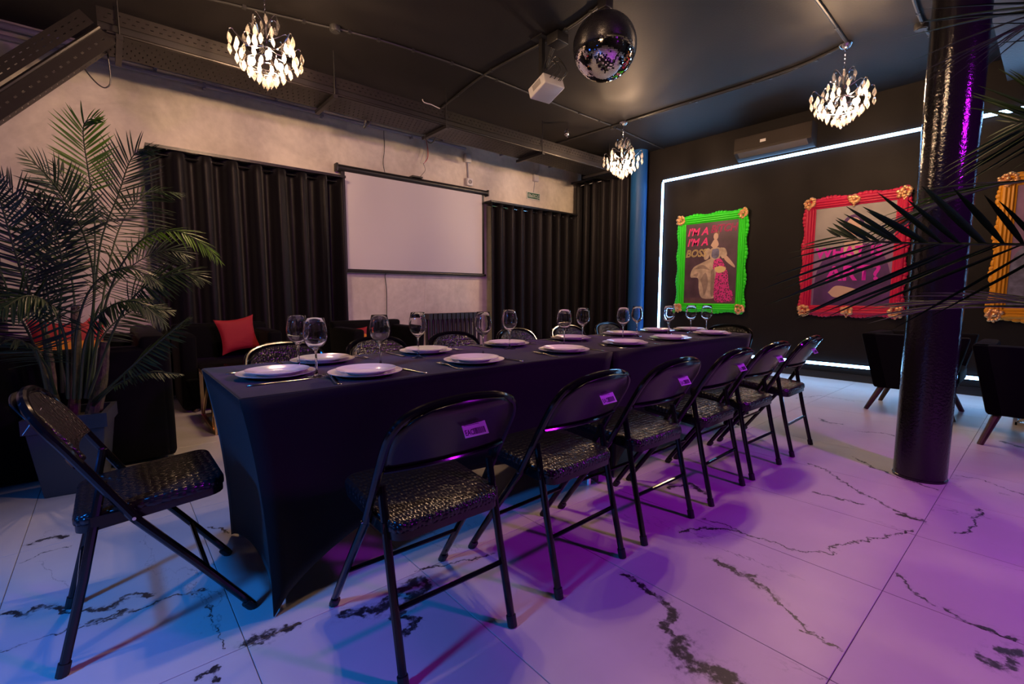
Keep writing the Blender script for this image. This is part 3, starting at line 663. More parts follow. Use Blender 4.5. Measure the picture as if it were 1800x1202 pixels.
tag(ac, 'dark split air conditioner mounted above the LED outline', 'air conditioner')

# ------------------------------------------------------------------ baroque picture frames with prints
def picture(yc, frame_mat, label, mids, seed):
    """hangs on the right wall; local x runs to the viewer's right (-Y), local z up, local y out of the wall"""
    rnd = random.Random(seed)
    W, Hh = 1.03, 1.43; bw = .115
    o = empty('framed_poster', (XR - .002, yc, 1.525), R(-90))   # local +x -> world -y ; local +y -> world +x (into wall)
    # mitred moulding, one mesh per side
    prof = [(0, 0), (0, -.022), (.018, -.045), (.035, -.05), (.05, -.038), (.065, -.042), (.078, -.03), (.092, -.034), (.104, -.02), (bw, -.016), (bw, 0)]
    def rail(nm, ax):
        mb = MB(); k = len(prof); vs = []
        for e in (-1, 1):
            for d, yv in prof:
                if ax[0] == 'h': vs.append((e * (W / 2 - d), yv, ax[1] * (Hh / 2 - d)))
                else: vs.append((ax[1] * (W / 2 - d), yv, e * (Hh / 2 - d)))
        mb.add(vs, [(i, i + 1, k + i + 1, k + i) for i in range(k - 1)] + [tuple(range(k)), tuple(range(2 * k - 1, k - 1, -1))])
        return mb.build(nm, frame_mat, o, 25)
    rails = [rail('top_rail', ('h', 1)), rail('bottom_rail', ('h', -1)), rail('side_rail', ('v', 1)), rail('side_rail', ('v', -1))]
    # carved scroll edge
    def carving(L0, place, host):
        mb = MB(); u = -L0 / 2 + .05
        while u < L0 / 2 - .05:
            l = rnd.uniform(.04, .075); wv = .5 + .5 * math.sin(u * 17)
            c, out = place(u + l / 2)
            sc = (l / .05 if abs(out[0]) < .5 else .55 + .5 * wv, .55, l / .05 if abs(out[2]) < .5 else .55 + .5 * wv)
            mb.ball(Vector(c) + Vector(out) * (.006 + .012 * wv) + Vector((0, -.020, 0)), .029, 8, 5, sc)
            mb.ball(Vector(c) - Vector(out) * .02 + Vector((0, -.036, 0)), .011, 6, 4, (1.6, 1, 1))
            u += l * .86
        mb.build('carved_scrolls', frame_mat, host, 60)
    carving(W, lambda u: ((u, 0, Hh / 2 - .012), (0, 0, 1)), rails[0]); carving(W, lambda u: ((u, 0, -Hh / 2 + .012), (0, 0, -1)), rails[1])
    carving(Hh, lambda u: ((W / 2 - .012, 0, u), (1, 0, 0)), rails[2]); carving(Hh, lambda u: ((-W / 2 + .012, 0, u), (-1, 0, 0)), rails[3])
    def ornament(cx, cz, n, spread, nm):
        mb = MB()
        for i in range(n):
            a = 2 * PI * i / n; r = spread * rnd.uniform(.5, 1)
            mb.ball((cx + r * math.cos(a), -.042 - rnd.uniform(0, .012), cz + r * math.sin(a)), rnd.uniform(.014, .024), 7, 5, (1.2, .7, 1))
        mb.ball((cx, -.055, cz), .022, 8, 6)
        for s in (-1, 1):
            t = [(cx + s * (.02 + .012 * k * math.cos(k * .9)), -.05, cz - .02 + .012 * k * math.sin(k * .9)) for k in range(6)]
            mb.tube(t, .006, 5)
        mb.build(nm, M_goldleaf, o, 60)
    for sx in (-1, 1):
        for sz in (-1, 1): ornament(sx * (W / 2 - .045), sz * (Hh / 2 - .045), 15, .068, 'corner_ornament')
    if mids:
        for sz in (-1, 1): ornament(0, sz * (Hh / 2 - .05), 12, .055, 'middle_ornament')
    MB().box(-W / 2 + bw - .01, W / 2 - bw + .01, -.008, -.002, -Hh / 2 + bw - .01, Hh / 2 - bw + .01).build('backing_board', M_black, o, 0)
    return tag(o, label, 'picture')
def flat(poly, name, mat, parent, y):
    vs = [(x, y, z) for x, z in poly]
    me = bpy.data.meshes.new(name); me.from_pydata(vs, [], [tuple(range(len(vs)))]); me.update(); me.materials.append(mat)
    return link(name, me, parent)
def blob(cx, cz, rx, rz, n=24, f=lambda a: 1): return [(cx + rx * f(2 * PI * i / n) * math.cos(2 * PI * i / n), cz + rz * f(2 * PI * i / n) * math.sin(2 * PI * i / n)) for i in range(n)]
def smoothpoly(pts, n=60):
    v = [Vector((x, z, 0)) for x, z in pts]; v = v + [v[0], v[1], v[2]]
    s = spline(v, n + int(n * 2 / len(pts))); s = s[:n]
    return [(p.x, p.y) for p in spline(v[:-2], n)[:-1]]
M_pink = pm('print_pink', (.78, .03, .24), .5); M_magenta = pm('print_magenta', (.62, .0, .42), .5); M_cream = pm('print_cream', (.46, .36, .27), .5, var=(9, .35))
M_skin = pm('print_skin', (.55, .38, .29), .5); M_yel = pm('print_yellow', (.62, .50, .22), .5); M_blue_p = pm('print_blue', (.13, .13, .22), .5, var=(14, .5))
M_brown = pm('print_brown', (.10, .05, .06), .5, var=(6, .3)); M_hair = pm('print_hair', (.16, .09, .06), .5)
M_greyp = pm('print_grey', (.30, .28, .27), .5, var=(3, .15)); M_purp = pm('print_purple', (.07, .015, .12), .5, var=(4, .45)); M_mauve = pm('print_mauve', (.22, .12, .24), .5, var=(3, .3))
def spots():
    m, N, L, b = newmat('print_pink_spots')
    tc = N.new('ShaderNodeTexCoord'); v = N.new('ShaderNodeTexVoronoi'); v.inputs['Scale'].default_value = 42; L.new(tc.outputs['Object'], v.inputs['Vector'])
    r = N.new('ShaderNodeValToRGB'); r.color_ramp.interpolation = 'CONSTANT'
    r.color_ramp.elements[0].color = (.10, .02, .06, 1); r.color_ramp.elements[1].position = .42; r.color_ramp.elements[1].color = (.62, .03, .25, 1)
    L.new(v.outputs['Distance'], r.inputs['Fac']); L.new(r.outputs['Color'], b.inputs['Base Color']); b.inputs['Roughness'].default_value = .5
    return m
M_spots = spots()
TXT = Matrix.Rotation(R(90), 4, 'X')
# -- green: lettering over a generic lady in a long gown
g = picture(3.44, M_green, 'lime green ornate frame with poster of a lady in a pale gown', False, 11)
pr = MB().box(-.405, .405, -.0105, -.008, -.60, .60).build('poster', M_paper, g, 0)
flat([(-.405, -.60), (.405, -.60), (.405, -.50), (-.405, -.52)], 'printed_ground', M_brown, pr, -.0107)
flat(smoothpoly([(.08, .10), (-.10, .02), (-.26, -.06), (-.30, -.20), (-.18, -.22), (-.16, -.38), (-.10, -.52), (.12, -.50), (.20, -.30), (.16, -.05)]), 'printed_gown', M_cream, pr, -.0110)
flat(smoothpoly([(-.01, .19), (.03, .22), (.13, .22), (.17, .16), (.13, .05), (.06, .02), (.0, .08)]), 'printed_bodice', M_cream, pr, -.0112)
M_fold = pm('print_fold', (.27, .20, .16), .5, var=(9, .3))
for q_ in ([(-.24, -.08), (-.12, -.02), (.0, -.10), (-.10, -.08)], [(-.14, -.24), (-.06, -.14), (-.02, -.30), (-.07, -.48), (-.10, -.36)], [(.02, -.12), (.07, -.10), (.08, -.44), (.03, -.47)], [(-.26, -.17), (-.18, -.14), (-.2, -.2)]):
    flat(smoothpoly(q_, 24), 'printed_fold', M_fold, pr, -.0111)
for q_ in ([(-.10, .16), (-.05, .22), (.0, .19), (-.03, .07), (-.09, .06)], [(.15, .22), (.22, .20), (.25, .11), (.19, .06), (.15, .12)]):
    flat(smoothpoly(q_, 24), 'printed_sleeve', M_cream, pr, -.01135)
flat(smoothpoly([(.03, .20), (.12, .20), (.13, .10), (.08, .06), (.02, .10)]), 'printed_bow', M_blue_p, pr, -.0114)
flat(smoothpoly([(.18, .16), (.28, .06), (.36, -.04), (.37, -.08), (.32, -.05), (.22, .04)]), 'printed_arm', M_skin, pr, -.0113)
flat(smoothpoly([(.0, .26), (.06, .21), (.12, .26), (.09, .34), (.05, .34)]), 'printed_neck', M_skin, pr, -.0113)
flat(blob(.075, .385, .036, .05), 'printed_face', M_skin, pr, -.0116)
flat(blob(.085, .43, .045, .038), 'printed_hair', M_hair, pr, -.0115)
flat(smoothpoly([(.06, .04), (.15, .06), (.21, -.02), (.27, -.15), (.30, -.35), (.36, -.45), (.33, -.56), (.10, -.56), (.08, -.3), (.10, -.12), (.05, -.08)]), 'printed_spotted_drape', M_spots, pr, -.0118)
flat(smoothpoly([(.07, -.07), (.16, -.05), (.24, -.08), (.22, -.13), (.14, -.15), (.09, -.12)]), 'printed_sash', M_yel, pr, -.012)
def lett(s, x, z, size, mat, par, outline=0, shear=.25, off=.004, sx=1, sp=1):
    return text_mesh('lettering', s, size, mat, par, Matrix.Translation((x, -.0125, z)) @ TXT, shear=shear, offset=0 if outline else off, outline=outline, spacing=sp, sx=sx)
lett("I'M A", -.375, .425, .155, M_pink, pr, 0, sx=.98)
lett("BITCH", -.01, .445, .15, M_pink, pr, .0035, sx=.9)
lett("I'M A", -.375, .27, .155, M_pink, pr, 0, sx=.98)
lett("BOSS", -.395, .105, .155, M_yel, pr, .0045, sx=.92)
# -- red: question over a generic seated figure
g = picture(1.68, M_red, 'crimson ornate frame with gold corners and purple portrait poster', True, 12)
pr = MB().box(-.405, .405, -.0105, -.008, -.60, .60).build('poster', M_greyp, g, 0)
flat([(-.405, -.60), (.405, -.60), (.405, .16), (-.405, .10)], 'printed_backdrop', M_mauve, pr, -.0107)
flat(smoothpoly([(-.38, -.60), (-.36, -.2), (-.25, .02), (-.12, .12), (.12, .14), (.28, .04), (.38, -.2), (.40, -.60)]), 'printed_robe', M_purp, pr, -.0110)
flat(smoothpoly([(-.10, .34), (-.09, .44), (.0, .49), (.09, .44), (.10, .34), (.05, .36), (-.05, .36)]), 'printed_hair', M_purp, pr, -.0111)
flat(smoothpoly([(-.08, .18), (-.07, .02), (.08, .02), (.09, .18)]), 'printed_neck', M_skin, pr, -.0112)
flat(blob(0, .34, .08, .115), 'printed_face', M_skin, pr, -.0114)
flat(smoothpoly([(-.22, -.44), (-.14, -.36), (.0, -.38), (.10, -.42), (.02, -.47), (-.14, -.50)]), 'printed_scarf', M_skin, pr, -.0114)
lett("WHAT IS", -.375, -.01, .175, M_magenta, pr, 0, 0, .006, .96)
lett("ART?", -.25, -.29, .245, M_magenta, pr, 0, 0, .007, 1.0, 1.02)
# -- yellow, mostly outside the view
g = picture(-.05, M_yellow, 'amber yellow ornate frame partly hidden behind palm fronds and pillar', False, 13)
pr = MB().box(-.405, .405, -.0105, -.008, -.60, .60).build('poster', M_mauve, g, 0)
flat(smoothpoly([(-.40, -.58), (-.38, -.1), (-.2, .1), (.0, .15), (.25, .05), (.39, -.2), (.40, -.58)]), 'printed_shape', M_blue_p, pr, -.011)

# ------------------------------------------------------------------ ceiling conduits, boxes, ball, projector
def conduit(pts, r, label, clips=6, seed=0):
    o = empty('ceiling_cable', pts[0]); invm = Matrix.Translation(-Vector(pts[0])); rnd = random.Random(seed)
    path = spline(pts, 40)
    t = MB().tube(path, r, 8).build('sheath', M_cable, o); t.matrix_parent_inverse = invm
    for i in range(clips):
        p = path[int((i + .5) / clips * 40)]
        c = MB().box(p.x - .014, p.x + .014, p.y - .014, p.y + .014, p.z - .014, ZC).build('clip', M_cable, o, 0); c.matrix_parent_inverse = invm
    return tag(o, label, 'cable')
zc = ZC - .012
conduit([(.3, 4.66, zc), (.8, 4.50, zc), (1.62, 4.29, zc)], .010, 'black ceiling cable running from the palm end to a round ceiling box', 4)
conduit([(1.66, 4.27, zc), (2.2, 4.18, zc), (3.07, 4.13, zc), (4.5, 4.17, zc), (5.35, 4.17, zc)], .010, 'black ceiling cable crossing the room from round box to corner chandelier', 8)
conduit([(5.5, 4.19, zc), (6.0, 4.22, zc), (6.85, 4.28, zc)], .010, 'black ceiling cable from corner chandelier to the poster wall', 3)
conduit([(3.13, 2.55, zc), (3.18, 2.9, zc), (3.18, 3.3, zc), (3.155, 4.1, zc), (3.25, 4.9, zc), (3.3, 5.3, zc)], .012, 'black ceiling cable running past the projector pole towards the tray', 6)
conduit([(1.12, 1.44, zc), (2.2, 1.43, zc), (3.4, 1.42, zc), (4.4, 1.42, zc), (5.28, 1.45, zc)], .014, 'thick black ceiling cable running to the chandelier by the air conditioner', 5)
conduit([(5.33, 1.5, zc), (5.45, 1.9, zc), (5.47, 2.5, zc), (5.41, 3.5, zc), (5.40, 4.0, zc), (5.37, 5.2, zc), (5.36, 5.9, zc)], .016, 'thick black ceiling cable joining the two chandeliers near the poster wall', 8)
conduit([(5.37, 1.55, zc), (5.50, 1.95, zc), (5.515, 2.5, zc), (5.46, 3.5, zc), (5.44, 3.95, zc)], .008, 'thin black cable running beside the thick one between two chandeliers', 4)
conduit([(4.0, .86, zc), (4.9, .92, zc), (5.45, .94, zc), (6.0, .93, zc), (6.85, .99, zc)], .014, 'black ceiling cable beside the beam running to the poster wall', 4)
def ceilbox(x, y, r, label):
    o = empty('ceiling_box', (x, y, ZC))
    MB().lathe([(r * .9, -.045), (r, -.035), (r, 0)], 20).build('box', M_cable, o)
    MB().lathe([(r * .7, -.05), (r * .7, -.045)], 20).build('lid', M_cable, o)
    return tag(o, label, 'electrical box')
ceilbox(1.645, 4.27, .045, 'round black ceiling box on the cable near the front chandelier')
ceilbox(5.453, .953, .05, 'round black ceiling box on the cable beside the beam')
ceilbox(5.42, 4.19, .035, 'round black ceiling box beside the corner chandelier canopy')
sp = empty('ceiling_spotlight', (4.86, 4.5, ZC))
MB().tube([(0, 0, 0), (0, 0, -.09)], .008, 6).build('stem', M_chrome, sp)
MB().tube(spline([(0, 0, -.09), (-.02, .03, -.10), (0, .05, -.14), (.02, .03, -.18), (0, 0, -.19)], 12), .006, 6).build('ring', M_chrome, sp)
MB().ball((0, .02, -.145), .035, 12, 8).build('head', M_chrome, sp)
tag(sp, 'small chrome ceiling spotlight near the corner chandelier', 'lamp')
# disco ball
db = empty('disco_ball', (3.10, 2.49, 3.0)); BR = .247
MB().ball((0, 0, 0), BR - .004, 48, 24).build('core', M_core, db)
rnd = random.Random(5); mb = MB(); ts = .0112; rows = int(PI * BR / ts)
for i in range(1, rows):
    th = PI * i / rows; k = max(3, int(2 * PI * BR * math.sin(th) / ts)); o2 = rnd.random()
    for j in range(k):
        ph = 2 * PI * (j + o2) / k
        nv = Vector((math.sin(th) * math.cos(ph), math.sin(th) * math.sin(ph), math.cos(th)))
        e1 = Vector((-math.sin(ph), math.cos(ph), 0)); e2 = nv.cross(e1)
        nj = (nv + e1 * rnd.uniform(-.02, .02) + e2 * rnd.uniform(-.02, .02)).normalized(); f1 = (e1 - nj * e1.dot(nj)).normalized(); f2 = nj.cross(f1)
        h = ts * .46; c = nv * BR
        mb.add([c - f1 * h - f2 * h, c + f1 * h - f2 * h, c + f1 * h + f2 * h, c - f1 * h + f2 * h], [(0, 1, 2, 3)])
mt = mb.build('mirror_tiles', M_mirror, db, 0, False); mt['kind'] = 'stuff'; solid(mt, .002)
MB().lathe([(.05, BR - .01), (.05, BR + .012), (.03, BR + .02), (.012, BR + .03)], 20).build('cap', M_chrome, db)
rbox('motor', -.045, .045, -.045, .045, BR + .025, BR + .122, .008, M_black, db)
tag(db, 'large mirrored disco ball hanging from the ceiling', 'disco ball')
# projector on pole
pj = empty('projector', (3.14, 3.24, ZC))
MB().box(-.07, .07, -.07, .07, -.012, 0).build('ceiling_plate', M_black, pj, 0)
MB().box(-.02, .02, -.02, .02, -.40, -.01).build('pole', M_black, pj, 0)
PM = Matrix.Translation((.0, -.06, -.455)) @ Matrix.Rotation(R(-19), 4, 'X') @ Matrix.Rotation(R(-4), 4, 'Z')
body = rbox('body', -.118, .118, -.115, .115, -.05, .05, .012, M_white, pj, M=PM)
MB().box(-.1195, -.117, -.06, .05, -.02, .03, PM).build('vent', pm('vent_grey', (.28, .26, .27), .5), body, 0)
MB().lathe([(.032, 0), (.032, .014), (.026, .016), (.022, .006)], 20, PM @ Matrix.Translation((.03, .115, .0)) @ Matrix.Rotation(R(-90), 4, 'X')).build('lens', M_black, body)
MB().box(-.06, .06, -.06, .06, .05, .075, PM).build('mount_plate', M_black, pj, 0)
for k, (x, h) in enumerate(((-.05, .10), (.0, .06), (.05, .12), (.07, .08))):
    pts = [PM @ Vector((x, -.115, .01)), PM @ Vector((x + .03, -.17 - h * .3, .05)), PM @ Vector((x + .02, -.14, .12 + h)), PM @ Vector((.03 + x * .3, -.02, .2)), Vector((.05 + x * .3, -.09, -.10))]
    MB().tube(spline(pts, 20), .004, 5).build('lead', M_cable, pj)
rbox('socket_box', -.02, .12, -.22, -.08, -.10, -.012, .008, M_black, pj)
tag(pj, 'small white projector on a black ceiling pole', 'projector')

# ------------------------------------------------------------------ folding chairs
def make_chair():
    o = empty('folding_chair')
    HW = .208; r = .0125
    def side(s):
        return [(.235, s * .215, 0), (-.055, s * HW, .41), (-.17, s * HW, .61)]
    for s in (-1, 1):
        leg = MB().tube([(.235, s * .215, .012), (.09, s * .211, .215), (-.055, s * HW, .41)], r, 10).build('front_leg', M_frame, o)
        MB().tube([(.2375, s * .215, 0.0), (.215, s * .2145, .03)], r * 1.25, 10).build('foot_cap', M_rubber, leg)
        leg = MB().tube([(-.235, s * .190, .012), (-.175, s * .188, .26), (-.118, s * .186, .53)], r, 10).build('rear_leg', M_frame, o)
        MB().tube([(-.2375, s * .19, 0), (-.229, s * .19, .035)], r * 1.25, 10).build('foot_cap', M_rubber, leg)
        MB().box(-.15, -.05, s * .196 - .003, s * .196 + .003, .405, .435).build('hinge_link', M_frame, o, 0)
        MB().lathe([(.005, -.016), (.007, 0), (.005, .016)], 10, Matrix.Translation((-.055, s * .208, .412)) @ Matrix.Rotation(R(90), 4, 'X')).build('rivet', M_chrome, o)
    MB().tube([(.118, -.212, .175), (.118, .212, .175)], .008, 8).build('crossbar', M_frame, o)
    MB().tube([(-.19, -.188, .20), (-.19, .188, .20)], .008, 8).build('crossbar', M_frame, o)
    # loop of the back
    pts = [(-.055, -HW, .41), (-.12, -HW, .525), (-.185, -HW, .64), (-.222, -.203, .70), (-.247, -.178, .742), (-.263, -.12, .768), (-.270, -.05, .778), (-.271, 0, .780)]
    pts += [(x, -y, z) for x, y, z in pts[-2::-1]]
    MB().tube(spline(pts, 44), r, 10).build('back_frame', M_frame, o)
    # curved back panel + pad
    def sheet(dx, ylim, z0, z1, inset):
        vs = []; fs = []; nu, nv = 14, 8
        for j in range(nv + 1):
            v = j / nv; z = z0 + (z1 - z0) * v
            top = max(0., (v - .45) / .55); half = ylim * (1 - .42 * top ** 2.4)
            low = max(0., (.25 - v) / .25); half *= (1 - .05 * low)
            for i in range(nu + 1):
                u = -1 + 2 * i / nu; y = u * half
                x = -.155 - (z - .59) * .62 - .030 * (1 - (y / .21) ** 2) + dx
                vs.append((x, y, z + .012 * (1 - u * u) * (1 if v > .9 else 0)))
        for j in range(nv):
            for i in range(nu): a = j * (nu + 1) + i; fs.append((a, a + 1, a + nu + 2, a + nu + 1))
        return MB().add(vs, fs)
    p = sheet(-.004, .203, .585, .765, 0).build('back_panel', M_panel, o, 60, False); solid(p, .004)
    p = sheet(.014, .192, .595, .758, 0).build('back_pad', M_croc, o, 60, False); sd = solid(p, .024)
    bv = p.modifiers.new('bevel', 'BEVEL'); bv.width = .008; bv.segments = 2; bv.limit_method = 'ANGLE'
    MB().tube([(-.166 - .030 * (1 - (y / .21) ** 2), y, .588) for y in [-.2 + .4 * i / 12 for i in range(13)]], .006, 6).build('back_hem', M_frame, o)
    # seat
    def seat(z0, z1, gx, nm, mat, bev):
        poly = []
        for (cx, cy, a0) in ((.185 - .05, .195 - .05, 0), (-.19 + .045, .188 - .045, 90), (-.19 + .045, -.188 + .045, 180), (.185 - .05, -.195 + .05, 270)):
            for k in range(5):
                a = R(a0 + 22.5 * k); rr = .05 if cx > 0 else .045
                poly.append((cx + (rr + gx) * math.cos(a), cy + (rr + gx) * math.sin(a)))
        bm = bmesh.new()
        b = [bm.verts.new((x, y, z0 + (x) * .09)) for x, y in poly]; t = [bm.verts.new((x, y, z1 + x * .09)) for x, y in poly]
        bm.faces.new(b[::-1]); tf = bm.faces.new(t); n_ = len(poly)
        for i in range(n_): bm.faces.new((b[i], b[(i + 1) % n_], t[(i + 1) % n_], t[i]))
        if bev:
            te = [e for e in bm.edges if all(v in t for v in e.verts)]
            bmesh.ops.bevel(bm, geom=te, offset=bev, segments=4, profile=.5, affect='EDGES')
        bmesh.ops.recalc_face_normals(bm, faces=bm.faces)
        me = bpy.data.meshes.new(nm); bm.to_mesh(me); bm.free(); me.shade_smooth(); me.set_sharp_from_angle(angle=R(50)); me.materials.append(mat)
        return link(nm, me, o)
    seat(.402, .428, -.004, 'seat_pan', M_panel, 0)
    seat(.426, .456, .0, 'seat_pad', M_croc, .016)
    # paper sticker with barcode on the rear of the back panel
    zc_, yc_ = .697, -.03
    def on(y, z): return (-.1625 - (z - .59) * .62 - .030 * (1 - (y / .21) ** 2), y, z)
    Mx = Matrix.Translation(on(yc_, zc_)) @ Matrix.Rotation(R(-90), 4, 'Z') @ Matrix.Rotation(R(-32), 4, 'X') @ Matrix.Translation((0, -.001, 0))
    st = MB().box(-.040, .040, -.0008, .0006, -.034, .034, Mx).build('sticker', M_sticker, o, 0)
    pb = MB(); rn = random.Random(2)
    for k in range(5): pb.box(-.034, .034 - rn.random() * .02, -.0013, -.0007, .025 - k * .0065, .0265 - k * .0065, Mx)
    x = -.008
    while x < .03: wd = rn.choice((.0008, .0014, .0022)); pb.box(x, x + wd, -.0013, -.0007, -.029, -.011, Mx); x += wd + rn.choice((.001, .0016))
    pb.build('barcode', M_ink, st, 0)
    text_mesh('lettering', 'EAC', .022, M_ink, st, Mx @ Matrix.Translation((-.037, -.0014, -.028)) @ TXT, offset=.0004, sx=.7)
    return o
proto = make_chair(); first = [True]
def place_chair(x, y, rz, label):
    if first[0]: o = proto; first[0] = False
    else: o = copy_tree(proto)
    o.location = (x, y, 0); o.rotation_euler = (0, 0, rz)
    return tag(o, label, 'chair', 'black folding chairs around the dining table')
TCY = 1.955
place_chair(.07, 1.925, 0, 'black folding chair at the head of the table beside the potted palm')
NX = [.73, 1.315, 1.857, 2.42, 2.935, 3.52]
for i, x in enumerate(NX):
    place_chair(x, 1.305, R(90 + (1.5 if i % 2 else -1)), 'black folding chair on the pillar side of the table, %s from the palm end' % ORD[i])
FXC = [.74, 1.31, 1.88, 2.50, 3.10, 3.70]
for i, x in enumerate(FXC):
    place_chair(x, 2.62, R(-90 + (2 if i % 2 else -2)), 'black folding chair on the curtain side of the table, %s from the palm end' % ORD[i])
place_chair(4.02, 1.93, R(180), 'black folding chair at the head of the table facing away from the posters')

# ------------------------------------------------------------------ tables with stretch covers
def table(x0, x1, y0, y1, label, lab2):
    t = empty('folding_table', ((x0 + x1) / 2, (y0 + y1) / 2, 0))
    hx, hy = (x1 - x0) / 2 - .02, (y1 - y0) / 2 - .02
    rbox('table_top', -hx, hx, -hy, hy, .70, .735, .01, M_white, t)
    for sx in (-1, 1):
        for sy in (-1, 1): MB().tube([(sx * (hx - .08), sy * (hy - .05), 0), (sx * (hx - .08), sy * (hy - .05), .71)], .014, 8).build('leg', M_chrome, t)
    tag(t, label, 'table')
    # stretch cover
    cx, cy = (x0 + x1) / 2, (y0 + y1) / 2; HX, HY = (x1 - x0) / 2, (y1 - y0) / 2; Z = .75
    e = empty('stretch_tablecloth', (cx, cy, 0))
    rbox('top_panel', -HX, HX, -HY, HY, .737, Z, .006, M_cloth, e)
    ins = (.065, .03)
    fc = [(-HX + ins[0], -HY + ins[1]), (HX - ins[0], -HY + ins[1]), (HX - ins[0], HY - ins[1]), (-HX + ins[0], HY - ins[1])]
    tp = [(-HX, -HY), (HX, -HY), (HX, HY), (-HX, HY)]
    arch = [.25, .055, .25, .055]; bow = [.10, .035, .10, .035]
    for k in range(4):
        a, b = Vector(tp[k]), Vector(tp[(k + 1) % 4]); fa, fb = Vector(fc[k]), Vector(fc[(k + 1) % 4])
        d = (b - a).normalized(); nin = Vector((-d.y, d.x)); nu, nv = 32, 14; vs = []; fs = []
        for j in range(nv + 1):
            v = j / nv
            for i in range(nu + 1):
                u = i / nu; s = 4 * u * (1 - u); s2 = s ** .75
                T = a.lerp(b, u)
                # foot end stays close to the leg: bend the parameter so that the hem sweeps up in an arc
                B = fa.lerp(fb, u) + nin * (bow[k] * s2)
                zb = .004 + arch[k] * s2
                h = 1 - (1 - v) ** 2.2
                p = T.lerp(B, h)
                vs.append((p.x, p.y, (Z - .004) * (1 - v) + zb * v))
        for j in range(nv):
            for i in range(nu): q_ = j * (nu + 1) + i; fs.append((q_, q_ + 1, q_ + nu + 2, q_ + nu + 1))
        sp_ = MB().add(vs, fs).build('side_panel', M_cloth, e, 50, False); solid(sp_, .003)
    return tag(e, lab2, 'tablecloth')
table(.28, 2.08, 1.575, 2.335, 'white folding table under black cover at the palm end', 'black stretch cover over the table half at the palm end')
table(2.085, 3.86, 1.575, 2.335, 'white folding table under black cover at the poster end', 'black stretch cover over the table half at the poster end')

# ------------------------------------------------------------------ place settings
def plate_mesh(Rp, nm):
    p = [(.001, .0045), (Rp * .58, .0045), (Rp * .62, .0065), (Rp * .74, .0125), (Rp * .985, .0185), (Rp, .0195), (Rp * .99, .0168), (Rp * .75, .0095), (Rp * .62, .0), (Rp * .58, 0), (Rp * .56, .0018), (.001, .0018)]
    mb = MB().lathe(p, 48, None, False, False); me = mb.mesh(nm, 60); me.materials.append(M_porc); return me
PLB, PLS = plate_mesh(.138, 'dinner_plate'), plate_mesh(.112, 'side_plate')
def glass_mesh():
    outer = [(.001, .0), (.034, .0), (.0355, .0015), (.030, .003), (.012, .0065), (.005, .014), (.0038, .03), (.0036, .085), (.0055, .098), (.012, .106), (.026, .116), (.038, .133), (.0435, .152), (.0430, .170), (.0385, .195), (.0330, .2225)]
    inner = [(.0318, .2228), (.0372, .195), (.0417, .170), (.0422, .152), (.0367, .134), (.0245, .1185), (.011, .1095), (.001, .1075)]
    mb = MB().lathe(outer + inner, 32, None, False, False); me = mb.mesh('wine_glass', 70); me.materials.append(M_glass); return me
GL = glass_mesh()
def fork_mesh():
    mb = MB(); z0 = lambda y: .002 + .010 * max(0, (y - .125) / .07) if y > .125 else .002 + .006 * max(0, (.05 - y) / .05) * 0
    prof = [(0, .0105), (.02, .0095), (.06, .006), (.10, .004), (.125, .0045), (.138, .010), (.150, .0125), (.155, .0125)]
    def zz(y): return .0015 + .013 * math.exp(-((y - .115) / .03) ** 2) * .55 + (.006 * ((y - .15) / .05) if y > .15 else 0)
    top = []; k = len(prof)
    for s in (-1, 1):
        for y, wv in prof: top.append((s * wv, y, zz(y)))
    mb.add(top, [(i, i + 1, k + i + 1, k + i) for i in range(k - 1)])
    for x in (-.0105, -.0037, .0031, .0098):
        vs = [(x - .0019, .154, zz(.154)), (x + .0019, .154, zz(.154)), (x + .0017, .18, zz(.18)), (x - .0017, .18, zz(.18)), (x + .0007, .20, zz(.20)), (x - .0007, .20, zz(.20))]
        mb.add(vs, [(0, 1, 2, 3), (3, 2, 4, 5)])
    me = mb.mesh('fork', 60, False); me.materials.append(M_steel); return me
def knife_mesh():
    mb = MB(); prof = [(0, -.0075, .0075), (.05, -.006, .006), (.10, -.005, .005), (.11, -.009, .006), (.17, -.010, .007), (.205, -.006, .007), (.218, .004, .006)]
    k = len(prof); vs = [(a, y, .003) for y, a, b in prof] + [(b, y, .003) for y, a, b in prof]
    mb.add(vs, [(i, i + 1, k + i + 1, k + i) for i in range(k - 1)])
    me = mb.mesh('knife', 60, False); me.materials.append(M_steel); return me
FK, KN = fork_mesh(), knife_mesh()
TZ = .7505
def item(name, me, x, y, rz, label, cat, group, z=TZ, thick=None):
    o = link(name, me); o.location = (x, y, z); o.rotation_euler = (0, 0, rz)
    if thick: solid(o, thick); o.modifiers[0].offset = 1
    return tag(o, label, cat, group)
def setting(px, py, gx, gy, where, facing, fk, kn):
    """fk / kn: (handle x, handle y, rotation) ; facing only shifts the stacked plate"""
    item('dinner_plate', PLB, px, py, 0, 'large lower white plate at ' + where, 'plate', 'white plates on the dining table')
    item('side_plate', PLS, px + .004, py + .003, 0, 'smaller upper white plate at ' + where, 'plate', 'white plates on the dining table', TZ + .0095)
    item('wine_glass', GL, gx, gy, 0, 'clear empty wine glass at ' + where, 'glass', 'wine glasses on the dining table')
    item('fork', FK, fk[0], fk[1], fk[2], 'steel fork at ' + where, 'fork', 'cutlery on the dining table', TZ + .001, .0015)
    item('knife', KN, kn[0], kn[1], kn[2], 'steel knife at ' + where, 'knife', 'cutlery on the dining table', TZ + .001, .002)
near_p = [(.734, 1.72), (1.245, 1.715), (1.846, 1.72), (2.393, 1.72), (2.901, 1.715), (3.50, 1.72)]
near_g = [(.872, 1.885), (1.418, 1.875), (2.013, 1.875), (2.59, 1.88), (3.145, 1.88), (3.665, 1.85)]
